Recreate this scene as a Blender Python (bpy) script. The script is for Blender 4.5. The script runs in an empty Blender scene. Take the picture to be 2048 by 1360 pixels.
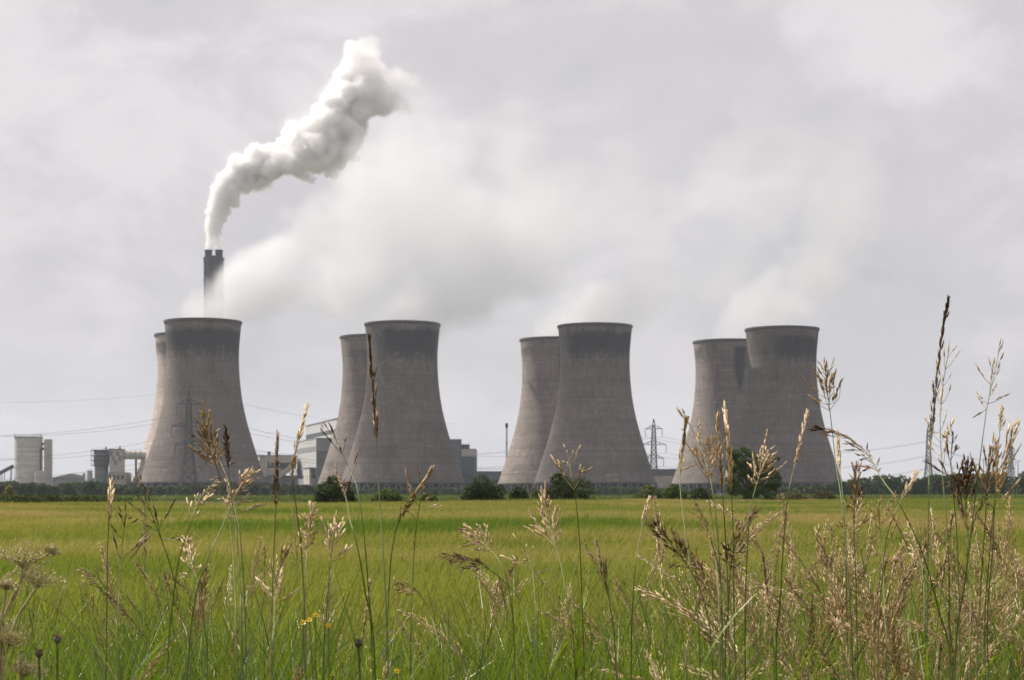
import bpy, math, random
import numpy as np
from mathutils import Vector, Matrix

# ------------------------------------------------------------------ camera
SC = bpy.context.scene
COL = SC.collection
F = 3413.0                      # focal length in pixels of the 2048 px wide photograph (60 mm lens)
EYE = 1.45                      # camera height above the field
HOR = 985.0                     # photograph row of the horizon
cam_data = bpy.data.cameras.new('camera')
cam = bpy.data.objects.new('camera', cam_data); COL.objects.link(cam)
cam.location = (0, 0, EYE); cam.rotation_euler = (math.pi / 2, 0, 0)
cam_data.sensor_width = 36.0; cam_data.lens = 36.0 * F / 2048
cam_data.shift_y = (HOR - 680) / 2048
cam_data.clip_start = 0.1; cam_data.clip_end = 20000
cam_data.dof.use_dof = True; cam_data.dof.focus_distance = 4.6; cam_data.dof.aperture_fstop = 18
SC.camera = cam

# ------------------------------------------------------------------ sky, sun, exposure
SUN_AZ, SUN_EL = math.radians(-56), math.radians(48)      # azimuth from the view direction (+Y) towards +X
sun_dir = Vector((math.sin(SUN_AZ) * math.cos(SUN_EL), math.cos(SUN_AZ) * math.cos(SUN_EL), math.sin(SUN_EL)))
world = bpy.data.worlds.new('World'); SC.world = world; world.use_nodes = True


class NT:
    """small helper to write node trees"""
    def __init__(self, tree):
        self.t = tree
    def n(self, typ, ins=None, **props):
        nd = self.t.nodes.new(typ)
        for k, v in props.items():
            setattr(nd, k, v)
        for k, v in (ins or {}).items():
            s = nd.inputs[k]
            if isinstance(v, bpy.types.NodeSocket):
                self.t.links.new(v, s)
            elif isinstance(v, bpy.types.Node):
                self.t.links.new(v.outputs[0], s)
            else:
                s.default_value = v
        return nd
    def math(self, op, a, b=0.0, c=0.0, clamp=False):
        return self.n('ShaderNodeMath', {0: a, 1: b, 2: c}, operation=op, use_clamp=clamp).outputs[0]
    def vmath(self, op, a, b=(0, 0, 0)):
        return self.n('ShaderNodeVectorMath', {0: a, 1: b}, operation=op).outputs[0]
    def noise(self, vec, scale, detail=3.0, rough=0.5, dist=0.0):
        return self.n('ShaderNodeTexNoise', {'Vector': vec, 'Scale': scale, 'Detail': detail, 'Roughness': rough, 'Distortion': dist}).outputs[0]
    def ramp(self, fac, stops, interp='LINEAR'):
        nd = self.n('ShaderNodeValToRGB', {0: fac}); cr = nd.color_ramp; cr.interpolation = interp
        while len(cr.elements) < len(stops):
            cr.elements.new(0.5)
        for e, (p, c) in zip(cr.elements, stops):
            e.position = p; e.color = (c, c, c, 1) if isinstance(c, (int, float)) else (*c, 1)
        return nd.outputs[0]
    def mix(self, fac, a, b, blend='MIX'):
        nd = self.n('ShaderNodeMix', data_type='RGBA', blend_type=blend)
        for i, v in ((0, fac), (6, a), (7, b)):
            if isinstance(v, bpy.types.NodeSocket):
                self.t.links.new(v, nd.inputs[i])
            else:
                nd.inputs[i].default_value = v if i == 0 else (*v, 1) if len(v) == 3 else v
        return nd.outputs[2]
    def maprange(self, v, a, b, c=0.0, d=1.0, smooth=True):
        return self.n('ShaderNodeMapRange', {0: v, 1: a, 2: b, 3: c, 4: d}, interpolation_type='SMOOTHSTEP' if smooth else 'LINEAR').outputs[0]


def build_world():
    t = world.node_tree; t.nodes.clear(); w = NT(t)
    out = w.n('ShaderNodeOutputWorld')
    sky = w.n('ShaderNodeTexSky', sky_type='NISHITA', sun_disc=False, sun_elevation=SUN_EL, sun_rotation=SUN_AZ,
              air_density=1.3, dust_density=3.0, ozone_density=1.0)
    tc = w.n('ShaderNodeTexCoord').outputs['Generated']
    # a deck of broken grey-white cloud over the whole sky
    sq = w.n('ShaderNodeMapping', {'Vector': tc, 'Scale': (1.0, 1.0, 1.7), 'Rotation': (0.0, 0.35, 0.0)}).outputs[0]
    n1 = w.noise(sq, 5.5, 8.0, 0.55, 0.5)
    n2 = w.noise(sq, 14.0, 7.0, 0.6, 0.6)
    n3 = w.noise(sq, 1.6, 3.0, 0.45, 0.2)
    f = w.math('ADD', w.math('MULTIPLY', n1, 0.55), w.math('ADD', w.math('MULTIPLY', n2, 0.25), w.math('MULTIPLY', n3, 0.2)))
    cloud = w.ramp(f, [(0.37, (3.42, 3.36, 3.56)), (0.47, (3.98, 3.82, 3.99)), (0.59, (4.95, 4.66, 4.78))], 'EASE')
    # the overcast is thicker, so a little darker, towards the horizon all round
    el = w.n('ShaderNodeSeparateXYZ', {0: tc}).outputs[2]
    dim = w.maprange(el, 0.0, 0.24, 0.96, 1.15)
    cloud = w.mix(1.0, cloud, w.n('ShaderNodeCombineColor', {0: dim, 1: dim, 2: dim}).outputs[0], 'MULTIPLY')
    cover = w.maprange(w.noise(sq, 2.1, 4.0, 0.5, 0.2), 0.25, 0.50, 0.82, 1.0)
    colr = w.mix(cover, sky.outputs[0], cloud)
    bg = w.n('ShaderNodeBackground', {'Color': colr, 'Strength': 0.1})
    t.links.new(bg.outputs[0], out.inputs[0])


build_world()
sun_data = bpy.data.lights.new('sun', 'SUN'); sun_data.energy = 5.0; sun_data.angle = math.radians(0.6)
sun_data.color = (1.0, 0.91, 0.79)
sun = bpy.data.objects.new('sun', sun_data); COL.objects.link(sun)
sun.rotation_euler = sun_dir.to_track_quat('Z', 'Y').to_euler(); sun.location = (0, 0, 500)
SC.view_settings.view_transform = 'Standard'; SC.view_settings.look = 'None'
SC.view_settings.exposure = 0.45; SC.view_settings.gamma = 1.0; SC.view_settings.use_curve_mapping = False
SC.render.engine = 'CYCLES'
cy = SC.cycles
cy.max_bounces = 18; cy.diffuse_bounces = 3; cy.glossy_bounces = 2; cy.transmission_bounces = 4; cy.transparent_max_bounces = 8
cy.volume_bounces = 13; cy.volume_step_rate = 1.6; cy.volume_max_steps = 512
cy.use_denoising = True; cy.caustics_reflective = False; cy.caustics_refractive = False
cy.sample_clamp_indirect = 6.0
cy.use_adaptive_sampling = True; cy.adaptive_threshold = 0.025

R = random.Random(7)
NR = np.random.default_rng(7)


def P(px, py, d):
    """world point that the photograph shows at pixel (px, py), at distance d along the view"""
    return Vector(((px - 1024) / F * d, d, EYE + (HOR - py) / F * d))


# ------------------------------------------------------------------ mesh and object helpers
def mesh_from(name, V, faces, smooth=False):
    """V (n,3) array; faces list/array of tris or quads (or list of arrays)"""
    me = bpy.data.meshes.new(name)
    V = np.asarray(V, dtype=np.float32).reshape(-1, 3)
    groups = faces if isinstance(faces, (list, tuple)) and len(faces) and isinstance(faces[0], np.ndarray) else [np.asarray(faces)]
    loops = np.concatenate([g.reshape(-1) for g in groups]).astype(np.int32)
    tot = np.concatenate([np.full(len(g), g.shape[1]) for g in groups]).astype(np.int32)
    me.vertices.add(len(V)); me.vertices.foreach_set('co', V.reshape(-1))
    me.loops.add(len(loops)); me.loops.foreach_set('vertex_index', loops)
    me.polygons.add(len(tot))
    me.polygons.foreach_set('loop_start', (np.cumsum(tot) - tot).astype(np.int32))
    me.update(calc_edges=True); me.validate()
    me.polygons.foreach_set('use_smooth', np.full(len(me.polygons), bool(smooth)))
    return me


class MB:
    """collects primitive shapes into one mesh"""
    def __init__(self):
        self.V = []; self.Q = []; self.T = []; self.n = 0
    def add(self, V, Q=None, T=None):
        V = np.asarray(V, dtype=np.float64).reshape(-1, 3)
        self.V.append(V)
        if Q is not None and len(Q): self.Q.append(np.asarray(Q).reshape(-1, 4) + self.n)
        if T is not None and len(T): self.T.append(np.asarray(T).reshape(-1, 3) + self.n)
        self.n += len(V)
    def box(self, c, s, M=None):
        c = np.array(c, float); s = np.array(s, float) / 2
        v = np.array([[x, y, z] for x in (-1, 1) for y in (-1, 1) for z in (-1, 1)], float) * s + c
        if M is not None: v = v @ np.array(M.to_3x3()).T + np.array(M.translation)
        self.add(v, [[0, 1, 3, 2], [4, 6, 7, 5], [0, 4, 5, 1], [2, 3, 7, 6], [0, 2, 6, 4], [1, 5, 7, 3]])
    def tube(self, pts, rad, n=4, cap=False):
        pts = [np.array(p, float) for p in pts]
        rad = [rad] * len(pts) if np.isscalar(rad) else list(rad)
        rings = []; up = None
        for i, p in enumerate(pts):
            t = pts[min(i + 1, len(pts) - 1)] - pts[max(i - 1, 0)]
            t = t / (np.linalg.norm(t) + 1e-12)
            if up is None:
                up = np.array([0, 0, 1.0]) if abs(t[2]) < 0.9 else np.array([1.0, 0, 0])
            a = np.cross(t, up); a /= np.linalg.norm(a) + 1e-12
            b = np.cross(a, t); up = b
            an = np.arange(n) * 2 * math.pi / n + math.pi / n
            rings.append(p + rad[i] * (np.cos(an)[:, None] * a + np.sin(an)[:, None] * b))
        V = np.concatenate(rings)
        Q = [[i * n + k, i * n + (k + 1) % n, (i + 1) * n + (k + 1) % n, (i + 1) * n + k] for i in range(len(pts) - 1) for k in range(n)]
        T = []
        if cap:
            for base in (0, (len(pts) - 1) * n):
                T += [[base, base + k, base + k + 1] for k in range(1, n - 1)]
        self.add(V, Q, T)
    def lathe(self, prof, n=48, center=(0, 0, 0), cap=False):
        c = np.array(center, float)
        an = np.arange(n) * 2 * math.pi / n
        V = np.concatenate([np.stack([r * np.cos(an), r * np.sin(an), np.full(n, z)], 1) for r, z in prof]) + c
        Q = [[i * n + k, i * n + (k + 1) % n, (i + 1) * n + (k + 1) % n, (i + 1) * n + k] for i in range(len(prof) - 1) for k in range(n)]
        self.add(V, Q)
        if cap:
            r, z = prof[-1]
            V = np.concatenate([np.stack([r * np.cos(an), r * np.sin(an), np.full(n, z)], 1), [[0, 0, z]]]) + c
            self.add(V, None, [[k, (k + 1) % n, n] for k in range(n)])
    def prism(self, poly, z0, z1):
        """vertical walls over a convex plan polygon"""
        n = len(poly)
        V = [[x, y, z0] for x, y in poly] + [[x, y, z1] for x, y in poly]
        Q = [[k, (k + 1) % n, n + (k + 1) % n, n + k] for k in range(n)]
        T = [[n, n + k, n + k + 1] for k in range(1, n - 1)] + [[0, k + 1, k] for k in range(1, n - 1)]
        self.add(V, Q, T)
    def mesh(self, name, smooth=False):
        g = []
        if self.Q: g.append(np.concatenate(self.Q))
        if self.T: g.append(np.concatenate(self.T))
        return mesh_from(name, np.concatenate(self.V), g, smooth)
    def build(self, name, mat, parent=None, smooth=False):
        return obj(name, self.mesh(name, smooth), mat, parent)


def obj(name, me, mat=None, parent=None, loc=None):
    o = bpy.data.objects.new(name, me); COL.objects.link(o)
    if mat is not None and me is not None and not me.materials:
        for m in (mat if isinstance(mat, (list, tuple)) else [mat]):
            me.materials.append(m)
    if parent is not None: o.parent = parent
    if loc is not None: o.location = loc
    return o


def empty(name, loc=(0, 0, 0), rz=0.0):
    o = bpy.data.objects.new(name, None); COL.objects.link(o)
    o.location = loc; o.rotation_euler = (0, 0, rz); o.empty_display_size = 0.3
    return o


def tag(o, label=None, cat=None, group=None, kind=None):
    if label: o['label'] = label
    if cat: o['category'] = cat
    if group: o['group'] = group
    if kind: o['kind'] = kind
    return o


# ------------------------------------------------------------------ materials
MATS = {}
def material(name):
    m = bpy.data.materials.new(name); m.use_nodes = True; m.node_tree.nodes.clear()
    MATS[name] = m
    w = NT(m.node_tree); w.out = w.n('ShaderNodeOutputMaterial')
    return m, w


def plain(name, col, rough=0.7, var=0.25, scale=0.5, metal=0.0, streak=0.0, bump=0.0, bscale=8.0):
    """painted or bare surface with uneven tone and rain streaks"""
    m, w = material(name)
    tc = w.n('ShaderNodeTexCoord').outputs['Object']
    nz = w.noise(tc, scale, 5.0, 0.6)
    lo = tuple(c * (1 - var) for c in col); hi = tuple(min(1, c * (1 + var)) for c in col)
    c = w.ramp(nz, [(0.3, lo), (0.7, hi)])
    if streak:
        mp = w.n('ShaderNodeMapping', {'Vector': tc, 'Scale': (1.0, 1.0, 0.06)}).outputs[0]
        st = w.maprange(w.noise(mp, scale * 3, 4.0, 0.7), 0.5, 0.75, 0.0, streak)
        c = w.mix(st, c, tuple(x * 0.4 for x in col))
    ins = {'Base Color': c, 'Roughness': rough, 'Metallic': metal}
    if bump:
        ins['Normal'] = w.n('ShaderNodeBump', {'Strength': bump, 'Height': w.noise(tc, bscale, 4.0)}).outputs[0]
    b = w.n('ShaderNodeBsdfPrincipled', ins)
    m.node_tree.links.new(b.outputs[0], w.out.inputs[0])
    return m


def leafmat(name, c1, c2, c3, scale=1.2, trans=0.35, rough=0.55, spec=0.35, fine=True):
    """leaf or straw: uneven colour in space, some light passing through"""
    m, w = material(name)
    pos = w.n('ShaderNodeNewGeometry').outputs['Position']
    a = w.noise(pos, scale, 3.0, 0.6)
    col = w.ramp(a, [(0.32, c1), (0.5, c2), (0.68, c3)])
    if fine:
        b = w.noise(pos, scale * 23.0, 2.0, 0.6)
        hsv = w.n('ShaderNodeHueSaturation', {'Color': col, 'Value': w.maprange(b, 0.25, 0.75, 0.65, 1.4, False), 'Hue': w.maprange(b, 0.2, 0.8, 0.49, 0.515, False)})
        col = hsv.outputs[0]
    d = w.n('ShaderNodeBsdfPrincipled', {'Base Color': col, 'Roughness': rough})
    d.inputs['Specular IOR Level'].default_value = spec
    tr = w.n('ShaderNodeBsdfTranslucent', {'Color': col})
    mx = w.n('ShaderNodeMixShader', {0: trans, 1: d.outputs[0], 2: tr.outputs[0]})
    m.node_tree.links.new(mx.outputs[0], w.out.inputs[0])
    return m


# ------------------------------------------------------------------ ground
def edge_y(x):
    """distance of the far edge of the barley, which runs a little obliquely"""
    return np.clip(126 + 0.7 * np.asarray(x, float), 98, 175)


def ground_z(x, y):
    x = np.asarray(x, float); y = np.asarray(y, float)
    m = np.clip((6.6 - y) / 1.3, 0, 1); m = m * m * (3 - 2 * m) * 0.33
    e = edge_y(x)
    b = np.clip((y - e) / 6.0, 0, 1); b = b * b * (3 - 2 * b)
    f = np.clip((e + 42 - y) / 25.0, 0, 1); f = f * f * (3 - 2 * f)
    und = 0.05 * np.sin(x * 0.31 + 1.3) * np.sin(y * 0.23) * np.clip(y / 10, 0, 1)
    return m + 0.92 * b * f + und * (y < 400)


def build_ground():
    xs = np.concatenate([[-6000, -2500, -1000, -400, -180], np.linspace(-110, 110, 111), [180, 400, 1000, 2500, 6000]])
    ys = np.concatenate([[-60, -20, -5, 0, 2, 4], np.linspace(5, 7, 9), [8, 10, 14, 20, 30, 45, 60, 75], np.linspace(90, 230, 71), [260, 320, 420, 600, 900, 1400, 2500, 5000, 9000]])
    X, Y = np.meshgrid(xs, ys)
    V = np.stack([X, Y, ground_z(X, Y)], -1).reshape(-1, 3)
    nx, ny = len(xs), len(ys)
    i = np.arange(ny - 1)[:, None] * nx + np.arange(nx - 1)[None]
    Q = np.stack([i, i + 1, i + 1 + nx, i + nx], -1).reshape(-1, 4)
    m, w = material('ground_soil')
    pos = w.n('ShaderNodeNewGeometry').outputs['Position']
    c = w.ramp(w.noise(pos, 0.35, 6.0, 0.6), [(0.3, (0.05, 0.055, 0.025)), (0.55, (0.085, 0.085, 0.045)), (0.75, (0.13, 0.115, 0.075))])
    b = w.n('ShaderNodeBsdfPrincipled', {'Base Color': c, 'Roughness': 0.95,
            'Normal': w.n('ShaderNodeBump', {'Strength': 0.6, 'Distance': 0.1, 'Height': w.noise(pos, 6.0, 4.0)}).outputs[0]})
    m.node_tree.links.new(b.outputs[0], w.out.inputs[0])
    tag(obj('ground', mesh_from('ground', V, Q, True), m), kind='structure')


build_ground()
# ------------------------------------------------------------------ cooling towers
PROFILE = [(6.4, 33.0), (12, 31.1), (18.5, 29.0), (24, 27.2), (30, 25.35), (35, 23.9), (39, 22.8), (44.5, 21.5), (50, 20.45), (55.5, 19.7), (61, 19.15), (66.5, 18.8), (72, 18.65), (76, 18.7), (80, 18.95), (84.5, 19.4), (88.5, 19.75), (91.4, 20.05)]


def shell_radius(z):
    zs, rs = zip(*PROFILE)
    k = np.interp(z, zs, rs); e = 2.5
    return (np.interp(np.maximum(z - e, 6.4), zs, rs) + k + np.interp(np.minimum(z + e, 91.4), zs, rs)) / 3 if 9 < z < 89 else k


def shell_mat(name, seed, band, gate, wedge=None, pale=1.0):
    """weathered concrete: lift joints, uneven lifts, dark algae below the rim running down in streaks.
    band = (low z, high z, strength); gate = share of the circumference it covers (noise threshold)"""
    m, w = material(name)
    tc = w.n('ShaderNodeTexCoord').outputs['Object']
    sx = w.n('ShaderNodeSeparateXYZ', {0: tc})
    x, y, z = sx.outputs
    ang = w.math('ARCTAN2', y, x)
    ca = w.n('ShaderNodeCombineXYZ', {0: w.math('COSINE', ang), 1: w.math('SINE', ang), 2: w.math('MULTIPLY', z, 0.012)}).outputs[0]
    ca = w.vmath('ADD', ca, (seed * 3.1, seed * 1.7, 0))
    cb = w.n('ShaderNodeCombineXYZ', {0: w.math('MULTIPLY', w.math('COSINE', ang), 20.0), 1: w.math('MULTIPLY', w.math('SINE', ang), 20.0), 2: z}).outputs[0]
    cb = w.vmath('ADD', cb, (seed * 11.0, 0, 0))
    # base concrete, warmer and browner low down where it is dry, patchy
    big = w.noise(cb, 0.07, 5.0, 0.6)
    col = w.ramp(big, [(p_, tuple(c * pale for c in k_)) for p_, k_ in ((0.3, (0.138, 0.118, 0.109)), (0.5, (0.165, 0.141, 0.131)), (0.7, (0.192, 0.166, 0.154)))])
    # single lifts differ a little
    lift = w.math('FLOOR', w.math('DIVIDE', z, 1.25))
    lv = w.n('ShaderNodeTexWhiteNoise', {'Vector': w.n('ShaderNodeCombineXYZ', {0: lift, 1: w.math('FLOOR', w.math('MULTIPLY', ang, 9.0)), 2: seed}).outputs[0]}, noise_dimensions='3D').outputs[0]
    lv2 = w.n('ShaderNodeTexWhiteNoise', {'Vector': w.n('ShaderNodeCombineXYZ', {0: lift, 1: seed + 3.0, 2: 2.0}).outputs[0]}, noise_dimensions='3D').outputs[0]
    val = w.math('ADD', 0.86, w.math('ADD', w.math('MULTIPLY', lv, 0.11), w.math('MULTIPLY', lv2, 0.19)))
    fr = w.math('FRACT', w.math('DIVIDE', z, 1.25))
    joint = w.math('LESS_THAN', fr, 0.13)
    vfr = w.math('FRACT', w.math('MULTIPLY', ang, 18.0))
    vj = w.math('LESS_THAN', vfr, 0.07)
    jn = w.noise(cb, 0.25, 3.0, 0.6)
    val = w.math('MULTIPLY', val, w.math('SUBTRACT', 1.0, w.math('MULTIPLY', joint, w.maprange(jn, 0.35, 0.7, 0.3, 0.65))))
    val = w.math('MULTIPLY', val, w.math('SUBTRACT', 1.0, w.math('MULTIPLY', vj, w.maprange(jn, 0.4, 0.7, 0.0, 0.22))))
    # long vertical rain streaks
    st = w.noise(ca, 16.0, 4.0, 0.7)
    val = w.math('MULTIPLY', val, w.maprange(st, 0.3, 0.7, 0.82, 1.12))
    # broad run-off marks that start under the rim and die out down the wall, and a damp tide mark near the foot
    run = w.math('MULTIPLY', w.maprange(w.noise(ca, 7.0, 4.0, 0.65), 0.50, 0.72, 0.0, 0.42), w.maprange(z, 28.0, 84.0))
    foot = w.math('MULTIPLY', w.maprange(w.noise(cb, 0.09, 5.0, 0.65), 0.42, 0.62, 0.0, 0.18), w.maprange(z, 8.0, 34.0, 1.0, 0.0))
    val = w.math('MULTIPLY', val, w.math('SUBTRACT', 1.0, w.math('MAXIMUM', run, foot)))
    patch = w.math('GREATER_THAN', lv, 0.985)
    val = w.math('ADD', val, w.math('MULTIPLY', patch, 0.22))
    col = w.mix(1.0, col, w.n('ShaderNodeCombineColor', {0: val, 1: val, 2: val}).outputs[0], 'MULTIPLY')
    # dark growth under the rim
    lo, hi, s = band
    drip = w.noise(ca, 22.0, 3.0, 0.75)
    drip2 = w.noise(ca, 3.0, 3.0, 0.6)
    low = w.math('ADD', lo, w.math('ADD', w.math('MULTIPLY', w.math('SUBTRACT', drip, 0.5), -24.0), w.math('MULTIPLY', w.math('SUBTRACT', drip2, 0.5), -9.0)))
    up = w.math('SUBTRACT', hi, w.math('MULTIPLY', w.math('SUBTRACT', drip2, 0.5), 5.0))
    mask = w.math('MULTIPLY', w.n('ShaderNodeMapRange', {0: w.math('SUBTRACT', z, low), 1: -2.5, 2: 3.5}).outputs[0],
                  w.n('ShaderNodeMapRange', {0: w.math('SUBTRACT', up, z), 1: -0.8, 2: 1.4}).outputs[0])
    gd = w.math('ADD', w.math('ABSOLUTE', w.math('SUBTRACT', ang, -math.pi / 2 + gate[0])), w.math('MULTIPLY', w.math('SUBTRACT', drip2, 0.5), 0.5))
    gt = w.maprange(gd, gate[1] - 0.12, gate[1] + 0.22, 1.0, gate[2])
    tex = w.maprange(w.noise(cb, 0.8, 5.0, 0.75), 0.25, 0.5, 0.82, 1.0)
    strip = w.maprange(drip, 0.45, 0.66, 1.0, 0.72)
    mask = w.math('MULTIPLY', w.math('MULTIPLY', w.math('MULTIPLY', mask, gt), w.math('MULTIPLY', tex, strip)), s)
    if wedge:                                   # a tapering tongue of growth: (angle, half width, z low, z high)
        wa, wh, z0, z1 = wedge
        dx = w.math('ABSOLUTE', w.math('SUBTRACT', ang, wa))
        lim = w.math('MULTIPLY', w.n('ShaderNodeMapRange', {0: z, 1: z0, 2: z1 - 12, 3: 0.02, 4: wh}).outputs[0], w.math('ADD', 0.3, w.math('MULTIPLY', w.math('ADD', drip, w.noise(cb, 0.12, 4.0, 0.6)), 0.7)))
        wm = w.maprange(w.math('SUBTRACT', lim, dx), -0.07, 0.08)
        wm = w.math('MULTIPLY', w.math('MULTIPLY', wm, w.maprange(z, z0, z0 + 6.0)), w.maprange(z, z1 - 2.0, z1, 1.0, 0.0))
        mask = w.math('MAXIMUM', mask, w.math('MULTIPLY', wm, 0.85))
    col = w.mix(mask, col, (0.024, 0.029, 0.037))
    bmp = w.n('ShaderNodeBump', {'Strength': 0.5, 'Distance': 0.12, 'Height': w.math('SUBTRACT', 1.0, w.math('MAXIMUM', joint, vj))})
    b = w.n('ShaderNodeBsdfPrincipled', {'Base Color': col, 'Roughness': 0.9, 'Normal': bmp.outputs[0]})
    m.node_tree.links.new(b.outputs[0], w.out.inputs[0])
    return m


CONC = plain('tower_rim_concrete', (0.08, 0.08, 0.085), 0.9, 0.3, 0.2, streak=0.4)
CONC_IN = plain('tower_inner_concrete', (0.10, 0.10, 0.10), 0.95, 0.3, 0.2)
CONC_LEG = plain('tower_leg_concrete', (0.12, 0.115, 0.11), 0.9, 0.25, 0.3, streak=0.4)
BASIN = plain('basin_concrete', (0.12, 0.12, 0.115), 0.9, 0.3, 0.2)
DARKFILL = plain('tower_packing', (0.018, 0.021, 0.024), 0.95, 0.3, 0.3)


def tower_meshes():
    n = 160
    zs = np.concatenate([np.linspace(6.4, 90.2, 68)])
    mb = MB(); mb.lathe([(shell_radius(z), z) for z in zs], n)
    shell = mb.mesh('shell', True)
    mb = MB()
    zi = np.linspace(90.2, 8.0, 24)
    mb.lathe([(shell_radius(z) - 0.55, z) for z in zi], 96); lining = mb.mesh('lining', True)
    r = shell_radius(90.2)
    mb = MB(); mb.lathe([(r - 0.55, 90.2), (r - 0.55, 91.35), (r - 0.3, 91.5), (r + 0.42, 91.5), (r + 0.5, 91.3), (r + 0.5, 90.35), (r + 0.1, 90.0), (r - 0.02, 89.9)], n)
    rim = mb.mesh('rim', False)
    mb = MB(); mb.lathe([(33.5, 6.9), (33.5, 6.1), (32.2, 6.1), (32.2, 6.9), (33.5, 6.9)], 96); ring = mb.mesh('ring_beam')
    mb = MB(); mb.lathe([(36.4, -0.6), (36.4, 1.0), (35.9, 1.0), (35.9, 0.2), (0.1, 0.2)], 72); basin = mb.mesh('basin')
    mb = MB(); mb.lathe([(30.5, 0.3), (30.2, 6.0), (0.1, 6.2)], 60); pack = mb.mesh('packing')
    # one pair of raking columns
    legs = []
    half = math.pi / 36
    for s in (-1, 1):
        mb = MB(); mb.tube([(35.2 * math.cos(s * half), 35.2 * math.sin(s * half), 0.2), (33.0 * math.cos(s * 0.012), 33.0 * math.sin(s * 0.012), 6.2)], 0.36, 6)
        legs.append(mb)
    return shell, lining, rim, ring, basin, pack, [l.mesh('leg') for l in legs]


TOWERS = [  # px of axis, distance, seed, band, gate, wedge, label
    (406, 898, 1.0, (73.5, 86.3, 1.0), (0.0, 3.0, 0.9), None, 'large concrete cooling tower with a dark stained collar all round, behind the lattice pylon'),
    (805, 911, 2.0, (72.5, 87.5, 1.0), (0.38, 0.85, 0.15), None, 'front concrete cooling tower behind the dark round bush, second from the chimney side'),
    (1190, 922, 3.3, (73.5, 87.3, 1.0), (0.2, 1.05, 0.3), None, 'front concrete cooling tower behind the widest dark bush, third of the near row'),
    (1564, 939, 4.1, (73, 86.3, 1.0), (0.55, 0.8, 0.15), None, 'front concrete cooling tower behind the tall tree, last of the near row'),
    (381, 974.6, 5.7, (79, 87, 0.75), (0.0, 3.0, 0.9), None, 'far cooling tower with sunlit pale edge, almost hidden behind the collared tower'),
    (750, 987, 6.2, (76, 82, 0.6), (-0.1, 0.7, 0.2), None, 'far cooling tower partly hidden by the second near tower, beside the boiler house'),
    (1108, 1003, 7.4, (80, 86, 0.8), (-1.05, 0.28, 0.12), (-1.30, 0.13, 56, 87), 'far cooling tower partly hidden by the third near tower, beside the slim mast'),
    (1454, 1016.6, 8.9, (80, 87, 0.8), (-1.25, 0.2, 0.1), (-1.28, 0.20, 58, 88), 'far cooling tower with a dark tapering stain, partly hidden by the last near tower'),
]
_tm = tower_meshes()
TPOS = []
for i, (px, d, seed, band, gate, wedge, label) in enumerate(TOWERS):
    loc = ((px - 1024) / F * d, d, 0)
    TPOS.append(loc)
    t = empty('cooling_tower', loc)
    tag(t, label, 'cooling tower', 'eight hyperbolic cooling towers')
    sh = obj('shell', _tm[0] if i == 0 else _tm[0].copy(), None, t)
    sh.data.materials.clear(); sh.data.materials.append(shell_mat('shell_concrete_%d' % i, seed, band, gate, wedge, (1.0, 0.97, 1.06, 0.93, 3.0, 1.25, 1.5, 1.3)[i]))  # rear-left shell painted paler: stronger sun on its edge put into the colour
    for nm, me, mt in (('lining', _tm[1], CONC_IN), ('rim', _tm[2], CONC), ('ring_beam', _tm[3], CONC), ('basin', _tm[4], BASIN), ('packing', _tm[5], DARKFILL)):
        obj(nm, me, mt, t)
    for k in range(36):
        for me in _tm[6]:
            lg = obj('leg', me, CONC_LEG, t); lg.rotation_euler = (0, 0, k * 2 * math.pi / 36)

# ------------------------------------------------------------------ chimney
CH_D = 1383.0
def build_chimney():
    c = P(427.5, HOR, CH_D); s = CH_D / F
    t = empty('chimney', (c.x, CH_D, 0))
    tag(t, 'tall dark multi-flue chimney with white smoke, rising behind the collared tower', 'chimney')
    dark = plain('chimney_concrete', (0.032, 0.038, 0.046), 0.85, 0.25, 0.08, streak=0.5)
    dk2 = plain('flue_steel', (0.022, 0.025, 0.03), 0.7, 0.3, 0.3)
    zb = EYE + (HOR - 516) * s; zt = EYE + (HOR - 500) * s
    mb = MB(); n = 64
    # cross-shaped plan with four rounded lobes
    an = np.arange(n) * 2 * math.pi / n
    rr = 6.6 + 1.55 * np.abs(np.cos(2 * an)) ** 0.7
    V = np.concatenate([np.stack([rr * np.cos(an) * f, rr * np.sin(an) * f, np.full(n, z)], 1) for f, z in ((1.08, 0), (1.03, 60), (1, 120), (1, zb))])
    Q = [[i * n + k, i * n + (k + 1) % n, (i + 1) * n + (k + 1) % n, (i + 1) * n + k] for i in range(3) for k in range(n)]
    mb.add(V, Q)
    V = np.concatenate([V[-n:], [[0, 0, zb]]]); mb.add(V, None, [[k, (k + 1) % n, n] for k in range(n)])
    mb.build('windshield', dark, t, True)
    for x, y in ((-4.3, 0), (4.3, 0), (0, -4.3 * 0.9), (0, 4.3)):
        if y:   # the two flues on the view axis end lower, as seen in the notch between the others
            top = zb + 1.2
        else:
            top = zt
        mb = MB(); mb.lathe([(2.9, zb - 1), (2.9, top - 1.6)], 28, (x, y, 0)); fl = mb.build('flue', dk2, t)
        mb = MB(); mb.lathe([(2.9, top - 1.6), (3.2, top - 1.6), (3.2, top - 0.1), (3.0, top), (2.4, top), (2.4, top - 2)], 28, (x, y, 0)); mb.build('flue_cap', dk2, fl)
    for z in (zb - 0.4, zb - 18):
        mb = MB(); mb.lathe([(8.3, z - 0.5), (8.6, z - 0.5), (8.6, z + 0.5), (8.3, z + 0.5)], 64); mb.build('platform', dk2, t)


build_chimney()
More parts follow.
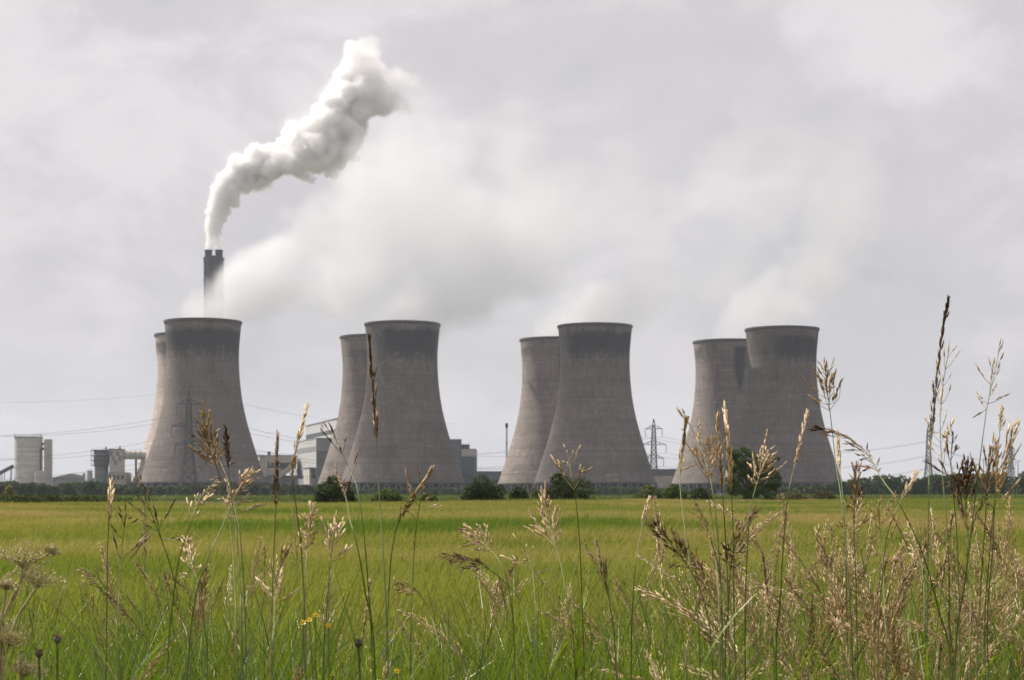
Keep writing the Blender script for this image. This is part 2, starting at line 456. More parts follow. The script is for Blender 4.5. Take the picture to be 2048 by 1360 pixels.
# ------------------------------------------------------------------ industrial buildings
WHITE = plain('white_cladding', (0.46, 0.46, 0.47), 0.55, 0.10, 0.15, streak=0.25)
PALE = plain('pale_concrete', (0.50, 0.47, 0.44), 0.8, 0.12, 0.2, streak=0.3)
GREY = plain('grey_cladding', (0.22, 0.23, 0.25), 0.6, 0.15, 0.2, streak=0.2)
BLUEGREY = plain('bluegrey_cladding', (0.10, 0.125, 0.15), 0.55, 0.15, 0.2, streak=0.2)
DARK = plain('dark_cladding', (0.04, 0.05, 0.062), 0.5, 0.2, 0.2)
BEIGE = plain('beige_panels', (0.36, 0.32, 0.28), 0.8, 0.12, 0.2, streak=0.3)
STEEL = plain('galvanised_steel', (0.16, 0.18, 0.20), 0.5, 0.2, 0.5, metal=0.3)
STEELDARK = plain('dark_steel', (0.045, 0.055, 0.066), 0.6, 0.2, 0.5)
ROOF = plain('felt_roof', (0.14, 0.145, 0.15), 0.9, 0.2, 0.2)
BLUEROOF = plain('pale_blue_roof', (0.42, 0.52, 0.62), 0.5, 0.1, 0.2)


def frame(a, b):
    """matrix: x along a->b, y to the left of it (into the building), z up"""
    u = Vector((b[0] - a[0], b[1] - a[1], 0)).normalized(); v = Vector((-u.y, u.x, 0))
    M = Matrix(((u.x, v.x, 0, a[0]), (u.y, v.y, 0, a[1]), (0, 0, 1, 0), (0, 0, 0, 1)))
    return M


def lbox(name, M, u0, u1, v0, v1, z0, z1, mat, parent):
    """box in the frame M, as a part of parent (which stands in the same frame)"""
    mb = MB(); mb.box(((u0 + u1) / 2, (v0 + v1) / 2, (z0 + z1) / 2), (abs(u1 - u0), abs(v1 - v0), abs(z1 - z0)))
    return mb.build(name, mat, parent)


def panels(name, parent, u0, u1, v, z0, z1, n, mat, proud=0.15, gap=0.12, front=True):
    """a run of separate cladding panels standing proud of a wall at v (the outer side is -v)"""
    w_ = (u1 - u0) / n
    mb = MB(); mb.box((0, 0, 0), (w_ - gap, proud, z1 - z0)); me = mb.mesh(name)
    for k in range(n):
        obj(name, me, mat, parent, (u0 + (k + 0.5) * w_, v - proud / 2 + 0.002, (z0 + z1) / 2))


def framed(name, M):
    e = empty(name); e.matrix_world = M
    return e


def build_boiler_house():
    A = Vector((-112.8, 1100, 0)); Bv = Vector((-147.9, 1225, 0)); L = (Bv - A).length
    # frame along the lit long wall, walking away from the camera: left of it is outside, so run it towards the camera
    M = frame((Bv.x, Bv.y), (A.x, A.y))
    t = framed('boiler_house', M)
    tag(t, 'big white-banded boiler house beside the second pair of cooling towers', 'building')
    z = lambda py, d: EYE + (HOR - py) * d / F
    # upper block: u=0 far end, u=L near end; v>0 is inside
    uw = lbox('upper_wall', M, 0, L, 0, 60, 30, z(838, 1100), DARK, t)
    panels('cladding_panel', uw, 0.2, L - 0.2, 0, 42.6, 48.6, 9, WHITE)
    lbox('parapet', M, -0.4, L + 0.4, -0.5, 60.4, 48.9, 49.6, GREY, t)
    mb = MB(); mb.box((0, 0, 0), (4.6, 0.12, 3.6)); wm = mb.mesh('window')
    for k in range(16):
        obj('window', wm, WHITE, uw, (L - 4.0 - k * 5.6, -0.07, 37.9))
    lbox('louvre_column', M, L - 62, L - 54, -0.35, 0, 42.4, 48.8, GREY, t)
    # lower block stands in front and to the left
    C = Vector((-124.3, 1085, 0)); ci = M.inverted() @ C
    u1, v0 = ci.x, ci.y; u0 = u1 - 82
    lw = lbox('lower_wall', M, u0, u1, v0, v0 + 95, 0, 35.6, BLUEGREY, t)
    panels('cladding_panel', lw, u0, u1 - 0.1, v0, 31, 35.4, 8, WHITE)
    lbox('grey_band', M, u0, u1 + 0.05, v0 - 0.1, v0, 28, 30.8, GREY, t)
    panels('cladding_panel', lw, u0, u1 - 0.1, v0, 12.4, 27.6, 8, WHITE)
    lbox('roof_edge', M, u0 - 0.3, u1 + 0.3, v0 - 0.3, v0 + 95, 35.6, 36.2, GREY, t)
    # end wall facing the camera: three tones of blue grey sheet, in separate wide panels
    for z0, z1, mt in ((27.9, 35.2, GREY), (12.5, 27.2, BLUEGREY), (3, 12, GREY)):
        for k in range(10):
            lbox('end_panel', M, u1, u1 + 0.16, v0 + k * 6.2 + 0.1, v0 + (k + 1) * 6.2 - 0.06, z0, z1, mt, lw)
    # far left annexe, pipes and the pale doors at the foot
    ax = lbox('annexe', M, u0 - 26, u0 - 0.2, v0 + 3, v0 + 40, 0, 33, GREY, t)
    panels('cladding_panel', ax, u0 - 26, u0 - 0.4, v0 + 3, 17, 32, 4, WHITE)
    for k in range(6):
        mb = MB(); mb.tube([(u0 + 12 + k * 2.4, v0 - 1.2, 9), (u0 + 12 + k * 2.4, v0 - 1.2, 24 - (k % 3) * 2)], 0.4, 6); mb.build('pipe', STEELDARK, t)
    lbox('ground_floor', M, u0 - 20, u1 - 1, v0 - 3, v0 - 0.3, 0, 10.5, GREY, t)
    for k in range(3):
        lbox('tall_door', M, u1 - 26 + k * 8.2, u1 - 19 + k * 8.2, v0 - 4.2, v0 - 3.1, 10.0 * (k < 0), 16.6, PALE, t)
    lbox('door_canopy', M, u1 - 27, u1 - 1, v0 - 4.4, v0 - 0.4, 16.7, 17.4, STEELDARK, t)


build_boiler_house()


def screen_box(name, px0, px1, y0, y1, d, depth, mat, parent, z0=None):
    """box whose front face spans those photograph rows and columns at distance d"""
    a = P(px0, y1, d); b = P(px1, y0, d)
    mb = MB(); zb = a.z if z0 is None else z0
    mb.box(((a.x + b.x) / 2 - parent.location.x, d + depth / 2 - parent.location.y, (zb + b.z) / 2), (b.x - a.x, depth, b.z - zb))
    return mb.build(name, mat, parent)


def build_workshops():
    d = 1150
    t = empty('workshop_block', ((552 - 1024) / F * d, d, 0))
    tag(t, 'low beige workshop block with an inclined gallery, right of the collared tower', 'building')
    screen_box('upper_wall', 519, 583, 911, 925.5, d, 25, BEIGE, t)
    screen_box('roof_edge', 518.5, 583.5, 910, 911.4, d - 0.4, 26, GREY, t)
    screen_box('recessed_band', 521, 583, 925, 936, d + 3, 20, DARK, t)
    for k, x in enumerate((524, 532, 539, 547, 555)):
        screen_box('tank' if k % 2 else 'duct', x, x + (3, 4, 2.6)[k % 3], 917 + k % 2 * 3, 932, d + 0.4, 2.0, WHITE if k != 3 else GREY, t)
    screen_box('lower_wall', 500, 562, 935.5, 951, d - 1, 25, BEIGE, t)
    screen_box('base_wall', 500, 606, 951, 985, d - 0.2, 25, BLUEGREY, t, 0)
    screen_box('roof_cabin', 505, 521, 909, 915, d - 2, 8, WHITE, t)
    screen_box('side_wing', 505, 534, 921, 953, d - 3, 10, BEIGE, t)
    screen_box('roof_tank', 535, 540.5, 903, 910, d + 5, 2, STEELDARK, t)
    a, b = P(556, 949, d - 6), P(590, 925, d - 6); o = t.location
    mb = MB(); p = a - o; q = b - o
    for s in (0,):
        mb.add([[p.x, p.y, p.z - 3.2], [q.x, q.y, q.z - 3.2], [q.x, q.y, q.z], [p.x, p.y, p.z],
                [p.x, p.y + 4, p.z - 3.2], [q.x, q.y + 4, q.z - 3.2], [q.x, q.y + 4, q.z], [p.x, p.y + 4, p.z]],
               [[0, 1, 2, 3], [5, 4, 7, 6], [3, 2, 6, 7], [1, 0, 4, 5], [0, 3, 7, 4], [2, 1, 5, 6]])
    mb.build('inclined_gallery', BEIGE, t)
    mb = MB(); mb.add([[p.x, p.y - 0.3, p.z], [q.x, q.y - 0.3, q.z], [q.x, q.y - 0.3, q.z + 0.7], [p.x, p.y - 0.3, p.z + 0.7],
                       [p.x, p.y + 4.2, p.z + 0.05], [q.x, q.y + 4.2, q.z + 0.05], [q.x, q.y + 4.2, q.z + 0.7], [p.x, p.y + 4.2, p.z + 0.7]],
                      [[0, 1, 2, 3], [3, 2, 6, 7], [5, 4, 7, 6], [0, 3, 7, 4], [2, 1, 5, 6]])
    mb.build('gallery_roof', WHITE, t)


build_workshops()


def build_right_blocks():
    d = 1150
    t = empty('plant_block', ((930 - 1024) / F * d, d, 0))
    tag(t, 'blue-grey plant block with a pale top band, right of the second near tower', 'building')
    screen_box('wall', 860, 952, 914, 985, d, 40, BLUEGREY, t, 0)
    for k in range(11):
        screen_box('cladding_panel', 864 + k * 8 + 0.15, 872 + k * 8 - 0.15, 897.5, 914, d - 0.4, 40, GREY if k != 20 else WHITE, t)
    screen_box('pale_band', 860, 952.5, 898.5, 912.5, d - 0.55, 0.1, PALE, t)
    screen_box('roof_house', 870, 938, 889.5, 897.4, d + 4, 20, DARK, t)
    screen_box('roof_edge', 869, 938.6, 888.6, 889.5, d + 3.6, 21, STEEL, t)
    screen_box('plinth', 915, 953, 957, 966, d - 1.5, 1.4, GREY, t)
    d2 = 1130
    t = empty('long_shed', ((980 - 1024) / F * d2, d2, 0))
    tag(t, 'long low dark shed with a rooftop rail, beside the slim mast', 'building')
    screen_box('wall', 945, 1016, 944, 985, d2, 22, BLUEGREY, t, 0)
    screen_box('roof', 944, 1017, 942.4, 944, d2 - 0.5, 23, ROOF, t)
    for k in range(9):
        screen_box('rail_post', 953 + k * 6.4, 953.35 + k * 6.4, 938, 942.4, d2, 0.12, STEEL, t)
    screen_box('rail', 953, 1005, 937.8, 938.3, d2, 0.12, STEEL, t)
    screen_box('doorway', 948, 952, 962, 985, d2 - 0.12, 0.1, DARK, t, 0)
    d3 = 1120
    c = P(1013.3, HOR, d3)
    t = empty('slim_mast', (c.x, d3, 0)); tag(t, 'slim pale vent mast standing between the second and third tower pairs', 'mast')
    s = d3 / F; top = EYE + (HOR - 846) * s
    mb = MB(); mb.lathe([(0.75, 0), (0.62, 20), (0.58, top - 3.2)], 12); mb.build('pole', PALE, t, True)
    mb = MB(); mb.lathe([(0.58, top - 3.2), (0.95, top - 3.1), (0.95, top - 0.4), (0.6, top), (0.05, top)], 12); mb.build('head', STEELDARK, t)
    for zz in (12, 24, 34):
        mb = MB(); mb.lathe([(0.6, zz), (1.1, zz), (1.1, zz + 0.25), (0.6, zz + 0.25)], 12); mb.build('collar', STEEL, t)
    d4 = 1050
    t = empty('store_shed', ((1340 - 1024) / F * d4, d4, 0))
    tag(t, 'flat pale shed with dark roof band behind the middle pylon', 'building')
    screen_box('wall', 1300, 1385, 950, 985, d4, 20, GREY, t, 0)
    for k in range(9):
        screen_box('wall_panel', 1300 + k * 9.4 + 0.2, 1309.4 + k * 9.4 - 0.1, 951.5, 985, d4 - 0.2, 0.19, PALE, t, 0.1)
    screen_box('roof_band', 1298, 1386, 938, 950, d4 - 0.6, 21, BLUEGREY, t)
    d5 = 980
    t = empty('white_shed', ((1945 - 1024) / F * d5, d5, 0))
    tag(t, 'small white gabled shed with pale blue roof among distant trees', 'building')
    a = P(1922, 951, d5); b = P(1966, 951, d5); s = d5 / F; zt = EYE + (HOR - 941) * s
    o = t.location; x0, x1 = a.x - o.x, b.x - o.x
    mb = MB(); mb.box(((x0 + x1) / 2, 8, zt / 2 - 0.8), (x1 - x0, 16, zt - 1.6)); mb.build('wall', WHITE, t)
    mb = MB(); mb.add([[x0 - 0.4, -0.4, zt - 1.7], [x1 + 0.4, -0.4, zt - 1.7], [x1 + 0.4, 8, zt + 0.6], [x0 - 0.4, 8, zt + 0.6], [x1 + 0.4, 16.4, zt - 1.7], [x0 - 0.4, 16.4, zt - 1.7]],
                      [[0, 1, 2, 3], [3, 2, 4, 5]], [[1, 4, 2], [0, 3, 5]]); mb.build('roof', BLUEROOF, t)
    screen_box('door', 1926, 1934, 943.5, 985, d5 - 0.15, 0.1, GREY, t, 0)
    for px, yt, d6, lab in ((1930, 921, 1000, 'thin lamp pole above the small white shed'), (1967, 918, 1000, 'taller thin lamp pole just beyond the small white shed'), (2036, 922, 1000, 'thin lamp pole near the frame edge beyond the far wood')):
        c = P(px, yt, d6); t = empty('lamp_pole', (c.x, d6, 0)); tag(t, lab, 'lamp pole', 'lamp poles on the skyline')
        mb = MB(); mb.tube([(0, 0, 0), (0, 0, c.z)], [0.32, 0.2], 6); mb.build('pole', STEEL, t)
        mb = MB(); mb.box((0.5, 0, c.z), (1.9, 0.4, 0.3)); mb.build('lamp_head', STEELDARK, t)


build_right_blocks()


def build_silo_group():
    d = 950; s = d / F
    zz = lambda y: EYE + (HOR - y) * s
    c = P(57, HOR, d)
    t = empty('silo', (c.x, d, 0)); tag(t, 'big pale concrete silo with ringed wall at the frame edge', 'silo')
    m, w = material('silo_concrete')
    tc = w.n('ShaderNodeTexCoord').outputs['Object']; z = w.n('ShaderNodeSeparateXYZ', {0: tc}).outputs[2]
    lv = w.n('ShaderNodeTexWhiteNoise', {'W': w.math('FLOOR', w.math('DIVIDE', z, 1.3))}, noise_dimensions='1D').outputs[0]
    col = w.ramp(w.noise(tc, 0.3, 5.0), [(0.3, (0.50, 0.48, 0.46)), (0.7, (0.64, 0.62, 0.59))])
    v = w.math('ADD', 0.84, w.math('MULTIPLY', lv, 0.2))
    col = w.mix(1.0, col, w.n('ShaderNodeCombineColor', {0: v, 1: v, 2: v}).outputs[0], 'MULTIPLY')
    b = w.n('ShaderNodeBsdfPrincipled', {'Base Color': col, 'Roughness': 0.8}); m.node_tree.links.new(b.outputs[0], w.out.inputs[0])
    r = 27.3 * s; top = zz(874)
    mb = MB(); mb.lathe([(r, 0), (r, top - 0.6)], 64); mb.build('wall', m, t, True)
    mb = MB(); mb.lathe([(r, top - 0.6), (r + 0.25, top - 0.6), (r + 0.25, top), (r * 0.5, top + 0.5), (0.05, top + 0.7)], 64); rf = mb.build('roof', GREY, t)
    for h in (5, 10, 15, 20, 25):
        mb = MB(); mb.lathe([(r, h), (r + 0.12, h), (r + 0.12, h + 0.35), (r, h + 0.35)], 64); mb.build('hoop', m, t)
    for k in range(20):
        a = k * 2 * math.pi / 20
        mb = MB(); mb.tube([((r - 0.1) * math.cos(a), (r - 0.1) * math.sin(a), top), ((r - 0.1) * math.cos(a), (r - 0.1) * math.sin(a), top + 1.2)], 0.07, 4); mb.build('rail_post', STEEL, rf)
    mb = MB(); mb.lathe([(r - 0.15, top + 1.15), (r - 0.05, top + 1.15), (r - 0.05, top + 1.25), (r - 0.15, top + 1.25), (r - 0.15, top + 1.15)], 40); mb.build('rail', STEEL, rf)
    for x in (-r + 0.3, 6.9):
        mb = MB(); mb.tube([(x, -1, top), (x, -1, top + 2.0)], 0.14, 5); mb.build('roof_vent', STEELDARK, rf)
    mb = MB(); mb.box((r * 0.95, -2.4, 13), (0.9, 0.9, 26)); mb.build('ladder_shaft', BLUEGREY, t)
    # stair tower
    c2 = P(96.5, HOR, d); t2 = empty('stair_tower', (c2.x, d, 0)); tag(t2, 'narrow pale stair tower standing close beside the big silo', 'tower')
    top2 = zz(878.5)
    mb = MB(); mb.box((0, 0, top2 / 2), (13 * s, 4, top2)); mb.build('shaft', PALE, t2)
    for k in range(5):
        mb = MB(); mb.box((-1.5 + k * 0.75, -2.03, top2 / 2), (0.12, 0.08, top2 - 0.4)); mb.build('cladding_rib', GREY, t2)
    for y in (888, 897.5):
        mb = MB(); mb.box((-2.9, 0, zz(y)), (2.6, 1.4, 1.3)); mb.build('footbridge', STEELDARK, t2)
    # small tank in front
    c3 = P(84, HOR, d - 12); t3 = empty('storage_tank', (c3.x, d - 12, 0)); tag(t3, 'small white storage tank in front of the big silo', 'tank')
    r3 = 14.5 * s; top3 = zz(943.5)
    mb = MB(); mb.lathe([(r3, 0), (r3, top3)], 40); mb.build('wall', WHITE, t3, True)
    mb = MB(); mb.lathe([(r3 + 0.12, top3 - 0.25), (r3 + 0.12, top3), (0.05, top3 + 0.5)], 40); mb.build('roof', WHITE, t3)
    for k in range(8):
        a = math.pi + k * math.pi / 7
        mb = MB(); mb.tube([(r3 * math.cos(a) * 1.01, r3 * math.sin(a) * 1.01, 0), (r3 * math.cos(a) * 1.01, r3 * math.sin(a) * 1.01, top3 + 0.6)], 0.1, 4); mb.build('stiffener', PALE, t3)
    # conveyor rising to the silo
    a, b_ = P(-70, 983, d), P(27, 932, d); t4 = empty('conveyor', (a.x, d, 0)); tag(t4, 'dark inclined conveyor gallery climbing to the big silo', 'conveyor')
    o = t4.location; p, q = a - o, b_ - o
    mb = MB(); mb.tube([p, q], [1.25, 1.25], 4, True); mb.build('gallery', STEELDARK, t4)
    for px in (-30, 0, 4, 9, 22, 24):
        f = (px + 70) / 97; k = p.lerp(q, f)
        mb = MB(); mb.tube([(k.x - (0.9 if px > 10 else 0.3), k.y, 0), (k.x, k.y, k.z - 0.8)], 0.22, 4); mb.build('trestle_leg', STEELDARK, t4)
    # low gabled store
    d7 = 1010; a = P(101, 955, d7); b_ = P(186, 955, d7); t5 = empty('gabled_store', ((a.x + b_.x) / 2, d7, 0)); tag(t5, 'wide low grey gabled store between the silo and the absorber plant', 'building')
    h = (b_.x - a.x) / 2; zr = EYE + (HOR - 946.5) * d7 / F; ze = EYE + (HOR - 956) * d7 / F
    mb = MB(); mb.box((0, 15, ze / 2), (2 * h - 0.6, 29, ze)); mb.build('wall', GREY, t5)
    mb = MB(); mb.add([[-h, 0, ze], [h, 0, ze], [0, 0, zr], [-h, 30, ze], [h, 30, ze], [0, 30, zr]], [[0, 2, 5, 3], [2, 1, 4, 5]], [[0, 1, 2], [4, 3, 5]]); mb.build('roof', plain('store_sheet', (0.27, 0.27, 0.28), 0.7, 0.12, 0.2), t5)


build_silo_group()


def build_absorber():
    d = 960; s = d / F
    zz = lambda y: EYE + (HOR - y) * s
    c = P(215, HOR, d)
    t = empty('absorber_plant', (c.x, d, 0)); tag(t, 'pale absorber plant with a caged vessel and wide duct behind the collared tower', 'building')
    X = lambda px: (px - 215) * s
    mb = MB(); mb.lathe([(13.5 * s, 0), (13.5 * s, zz(930)), (15.5 * s, zz(926)), (15.5 * s, zz(902)), (6 * s, zz(899.5)), (0.05, zz(899.3))], 32, (X(203), 0, 0)); mb.build('vessel', plain('vessel_steel', (0.20, 0.225, 0.25), 0.5, 0.2, 0.3, streak=0.4), t, True)
    cage = MB(); tops = []
    for px in (187, 193, 199, 207, 213, 219):
        for y_ in (-5.2, 5.2):
            cage.tube([(X(px), y_, zz(931)), (X(px), y_, zz(900))], 0.16, 4)
    cage.build('cage_posts', STEEL, t)
    for yy in (900.5, 912, 921, 931):
        mb = MB(); mb.box((X(203), 0, zz(yy)), (33.5 * s, 11, 0.35)); dk = mb.build('cage_deck', STEELDARK, t)
        for y_ in (-5.4,):
            mb = MB(); mb.tube([(X(186.5), y_, zz(yy) + 1.1), (X(219.5), y_, zz(yy) + 1.1)], 0.07, 4); mb.build('handrail', STEEL, dk)
    mb = MB(); mb.box((X(234.5), 0, (zz(899.5) + 0) / 2), (25 * s, 8, zz(899.5))); mb.build('tower_block', PALE, t)
    mb = MB(); mb.box((X(234.5), -0.2, zz(898.8)), (27 * s, 8.8, 0.5)); mb.build('roof_edge', GREY, t)
    for k in range(5):
        mb = MB(); mb.box((X(226 + k * 4.2), -4.04, zz(908 + (k % 3) * 9)), (1.7, 0.08, 3.0 - k % 2)); mb.build('wall_panel', GREY, t)
    mb = MB(); mb.box((X(240), -1, zz(945) / 2), (37 * s, 14, zz(945))); mb.build('base_block', BEIGE, t)
    for k in range(4):
        mb = MB(); mb.box((X(226 + k * 8.5), -8.05, zz(955)), (1.6, 0.1, 2.4)); mb.build('window', DARK, t)
    mb = MB(); mb.tube([(X(246), 0, zz(909.8)), (X(300), 0, zz(910.5))], 8.6 * s, 20); mb.build('duct', PALE, t, True)
    for px in (252, 262, 272, 282):
        mb = MB(); mb.lathe([(8.6 * s, -0.15), (9.2 * s, -0.15), (9.2 * s, 0.15), (8.6 * s, 0.15)], 20)
        o = mb.build('duct_flange', GREY, t); o.rotation_euler = (0, math.pi / 2, 0); o.location = (X(px), 0, zz(910))
    mb = MB(); mb.box((X(272), 0, zz(919) / 2), (1.0, 1.0, zz(919))); mb.build('duct_support', STEELDARK, t)
    for px, y0 in ((212, 893), (240, 892)):
        mb = MB(); mb.tube([(X(px), 0, zz(899)), (X(px), 0, zz(y0))], [0.6, 0.35], 6, True); mb.build('roof_vent', STEELDARK, t)
    mb = MB(); mb.lathe([(7 * s, 0), (7 * s, zz(942)), (0.05, zz(940.5))], 20, (X(183), -6, 0)); mb.build('side_tank', plain('tank_grey', (0.33, 0.34, 0.36), 0.6, 0.15, 0.3), t, True)
    mb = MB(); mb.box((X(172), -2, zz(946) / 2), (6 * s, 3, zz(946))); mb.build('side_cabin', GREY, t)
    mb = MB(); mb.tube([(X(176), -6, zz(940)), (X(190), -6, zz(940))], 0.1, 4); mb.build('tank_rail', STEEL, t)


build_absorber()

# ------------------------------------------------------------------ pylons and cables
PYLON = plain('pylon_steel', (0.035, 0.04, 0.048), 0.7, 0.2, 0.5)
INSUL = plain('insulator_glass', (0.05, 0.06, 0.07), 0.4, 0.2, 1.0)
CABLE = plain('aluminium_cable', (0.13, 0.135, 0.14), 0.6, 0.1, 0.1)


def build_pylon(px, ytop, rot, label, arms, bar=0.26):
    """arms: list of (photograph rows below the top as share of height, half span m)"""
    H = 50.0
    d = (H - EYE) * F / (HOR - ytop)
    c = P(px, HOR, d)
    t = empty('electricity_pylon', (c.x, d, 0), rot); tag(t, label, 'pylon', 'lattice power pylons')
    w_ = lambda z: np.interp(z, [0, 20, 44, H], [4.2, 1.9, 1.05, 0.12])
    levels = [0, 6, 11, 15, 18.5, 22, 25, 28, 31, 34, 37, 40, 43, 46, 49.8]
    legs = []
    for sx in (-1, 1):
        for sy in (-1, 1):
            mb = MB(); mb.tube([(sx * w_(z), sy * w_(z), z) for z in levels], bar, 4); mb.build('leg', PYLON, t)
    mb = MB()
    for z0, z1 in zip(levels[:-1], levels[1:]):
        a, b = w_(z0), w_(z1)
        for k in range(4):
            ca, sa = round(math.cos(k * math.pi / 2)), round(math.sin(k * math.pi / 2))
            q = lambda u, v, z: (u * ca - v * sa, u * sa + v * ca, z)
            mb.tube([q(-a, -a, z0), q(b, -b, z1)], bar * 0.62, 4); mb.tube([q(a, -a, z0), q(-b, -b, z1)], bar * 0.62, 4)
            mb.tube([q(-b, -b, z1), q(b, -b, z1)], bar * 0.62, 4)
    mb.build('lattice_bracing', PYLON, t)
    tips = []
    for z, span in arms:
        for sx in (-1, 1):
            mb = MB(); b = w_(z)
            for sy in (-1, 1):
                mb.tube([(sx * b, sy * b, z), (sx * span, 0, z)], bar * 0.8, 4)
                mb.tube([(sx * b, sy * b, z + 2.3), (sx * span, 0, z)], bar * 0.7, 4)
                for f in (0.35, 0.7):
                    u = b + (span - b) * f; v = b * (1 - f)
                    mb.tube([(sx * u, sy * v, z), (sx * u, sy * v, z + 2.3 * (1 - f))], bar * 0.5, 4)
            ca_ = mb.build('cross_arm', PYLON, t)
            mb = MB(); mb.tube([(sx * span, 0, z), (sx * span, 0, z - 2.6), (sx * span, 0, z - 5.2)], [0.16, 0.22, 0.16], 6); mb.build('insulator', INSUL, ca_)
            tips.append(Matrix.Translation(t.location) @ Matrix.Rotation(rot, 4, 'Z') @ Vector((sx * span, 0, z - 5.3)))
    return t, tips, Vector((c.x, d, H))


ARMS = [(43.5, 5.6), (33.0, 8.2), (24.0, 6.6)]
PY = {}
PY['a'] = build_pylon(377.5, 781, math.radians(18), 'lattice electricity pylon standing in front of the collared cooling tower', ARMS)
PY['b'] = build_pylon(1307.5, 838, math.radians(-12), 'lattice electricity pylon between the third and last tower pairs', ARMS, 0.28)
PY['c'] = build_pylon(1857, 849, math.radians(68), 'edge-on lattice pylon above the distant wood behind the tallest grass', ARMS, 0.28)
PY['d'] = build_pylon(2022, 884, math.radians(40), 'smallest, farthest lattice pylon near the frame edge', ARMS, 0.32)


def cable(a, b, sag, label, rad=0.075, n=26):
    """hanging cable between two points"""
    a, b = Vector(a), Vector(b)
    o = empty_loc = a
    pts = []
    for k in range(n + 1):
        f = k / n; p = a.lerp(b, f); p.z -= 4 * sag * f * (1 - f); pts.append(p - a)
    mb = MB(); mb.tube(pts, rad, 4); ob = mb.build('power_cable', CABLE); ob.location = a
    tag(ob, label, 'cable', 'power cables strung between pylons')
    return ob


ROW = ['upper', 'middle', 'lower']
ta, tb, tcc, td = PY['a'][1], PY['b'][1], PY['c'][1], PY['d'][1]
NTH = ['topmost', 'second-highest', 'third-highest', 'fourth-highest', 'fifth-highest', 'lowest']
# pylon a to the frame edge (next pylon stands nearer, out of view)
for k, tip in enumerate(ta):
    r, sd = k // 2, k % 2
    end = Vector((-330 + sd * 14, 690, tip.z - 2.0))
    cable(tip, end, 11.0, '%s %s arm cable running from the silo-side pylon out past the silo' % (('near', 'far')[sd], ROW[r]))
    end = Vector((-38 + sd * 12, 1145, tip.z - 3.0))
    cable(tip, end, 9.0, '%s %s arm cable running from the silo-side pylon towards the boiler house' % (('near', 'far')[sd], ROW[r]))
cable(PY['a'][2], (-325, 690, 49), 8, 'thin earth wire from the silo-side pylon peak out past the silo', 0.05)
cable(PY['a'][2], (-35, 1145, 48), 7, 'thin earth wire from the silo-side pylon peak towards the boiler house', 0.05)
for k, (p, q) in enumerate(zip(tb, tcc)):
    cable(p, q, 10.0, '%s %s arm cable between the middle pylon and the wood pylon' % (('near', 'far')[k % 2], ROW[k // 2]), 0.09)
for k, (p, q) in enumerate(zip(tcc, td)):
    cable(p, q, 9.0, '%s %s arm cable between the wood pylon and the farthest pylon' % (('near', 'far')[k % 2], ROW[k // 2]), 0.10)
for k, p in enumerate(tb):
    cable(p, (p.x - 330, 1500, p.z), 9.0, '%s %s arm cable running behind the towers to the middle pylon' % (('near', 'far')[k % 2], ROW[k // 2]), 0.09)
cable(P(850, 900, 860), P(1140, 902, 860), 3.0, 'upper cable crossing in front of the gap between second and third towers', 0.09)
cable(P(850, 936, 860), P(1140, 937, 860), 3.0, 'lower cable crossing in front of the gap between second and third towers', 0.09)
# ------------------------------------------------------------------ bushes, trees, hedge
def crown_mesh(name, lobes, n, size, rng, flat=0.0, inner=0.55):
    """many small leaf faces spread through uneven lobes; lobes = (cx,cy,cz,rx,ry,rz)"""
    L = np.array(lobes, float); wts = (L[:, 3] * L[:, 4] * L[:, 5]) ** 0.66
    k = rng.choice(len(L), n, p=wts / wts.sum())
    v = rng.normal(size=(n, 3)); v /= np.linalg.norm(v, axis=1)[:, None]
    # clumped: leaves gather round twig ends
    r = inner + (1 - inner) * rng.random(n) ** 0.6
    cl = rng.normal(size=(len(L), 14, 3)); cl /= np.linalg.norm(cl, axis=2)[:, :, None]
    near = cl[k, rng.integers(0, 14, n)]
    use = rng.random(n) < 0.6
    v2 = near + rng.normal(size=(n, 3)) * 0.27
    v = np.where(use[:, None], v2 / np.linalg.norm(v2, axis=1)[:, None], v)
    r = np.where(use, r * 1.06, r * 0.92)
    C = L[k, :3] + v * r[:, None] * L[k, 3:]
    nrm = v * 0.6 + rng.normal(size=(n, 3)) * 0.8 + np.array([0, 0, 0.4]); nrm /= np.linalg.norm(nrm, axis=1)[:, None]
    t = np.cross(nrm, rng.normal(size=(n, 3))); t /= np.linalg.norm(t, axis=1)[:, None]
    b = np.cross(nrm, t)
    s = size * rng.uniform(0.55, 1.3, n)[:, None]
    V = np.stack([C - t * s, C + b * s * 0.55, C + t * s, C - b * s * 0.55], 1).reshape(-1, 3)
    Q = np.arange(4 * n).reshape(-1, 4)
    return mesh_from(name, V, Q)


LEAF_DARK = leafmat('hawthorn_leaves', (0.027, 0.040, 0.012), (0.043, 0.062, 0.017), (0.075, 0.096, 0.028), 1.5, 0.18, 0.75, 0.12)
LEAF_MID = leafmat('shrub_leaves', (0.05, 0.075, 0.018), (0.075, 0.11, 0.025), (0.11, 0.15, 0.04), 1.5, 0.25, 0.75, 0.12)
LEAF_LIGHT = leafmat('elder_leaves', (0.07, 0.10, 0.025), (0.10, 0.135, 0.04), (0.20, 0.22, 0.10), 2.2, 0.25, 0.75, 0.12)
LEAF_BROWN = leafmat('bramble_leaves', (0.07, 0.075, 0.025), (0.10, 0.10, 0.04), (0.14, 0.12, 0.055), 1.8, 0.25, 0.75, 0.12)
LEAF_TAN = leafmat('dry_bush_leaves', (0.16, 0.14, 0.07), (0.22, 0.19, 0.10), (0.27, 0.24, 0.13), 1.8, 0.25, 0.75, 0.12)
LEAF_TREE = leafmat('ash_leaves', (0.048, 0.080, 0.020), (0.078, 0.118, 0.028), (0.125, 0.165, 0.045), 0.9, 0.25, 0.75, 0.12)
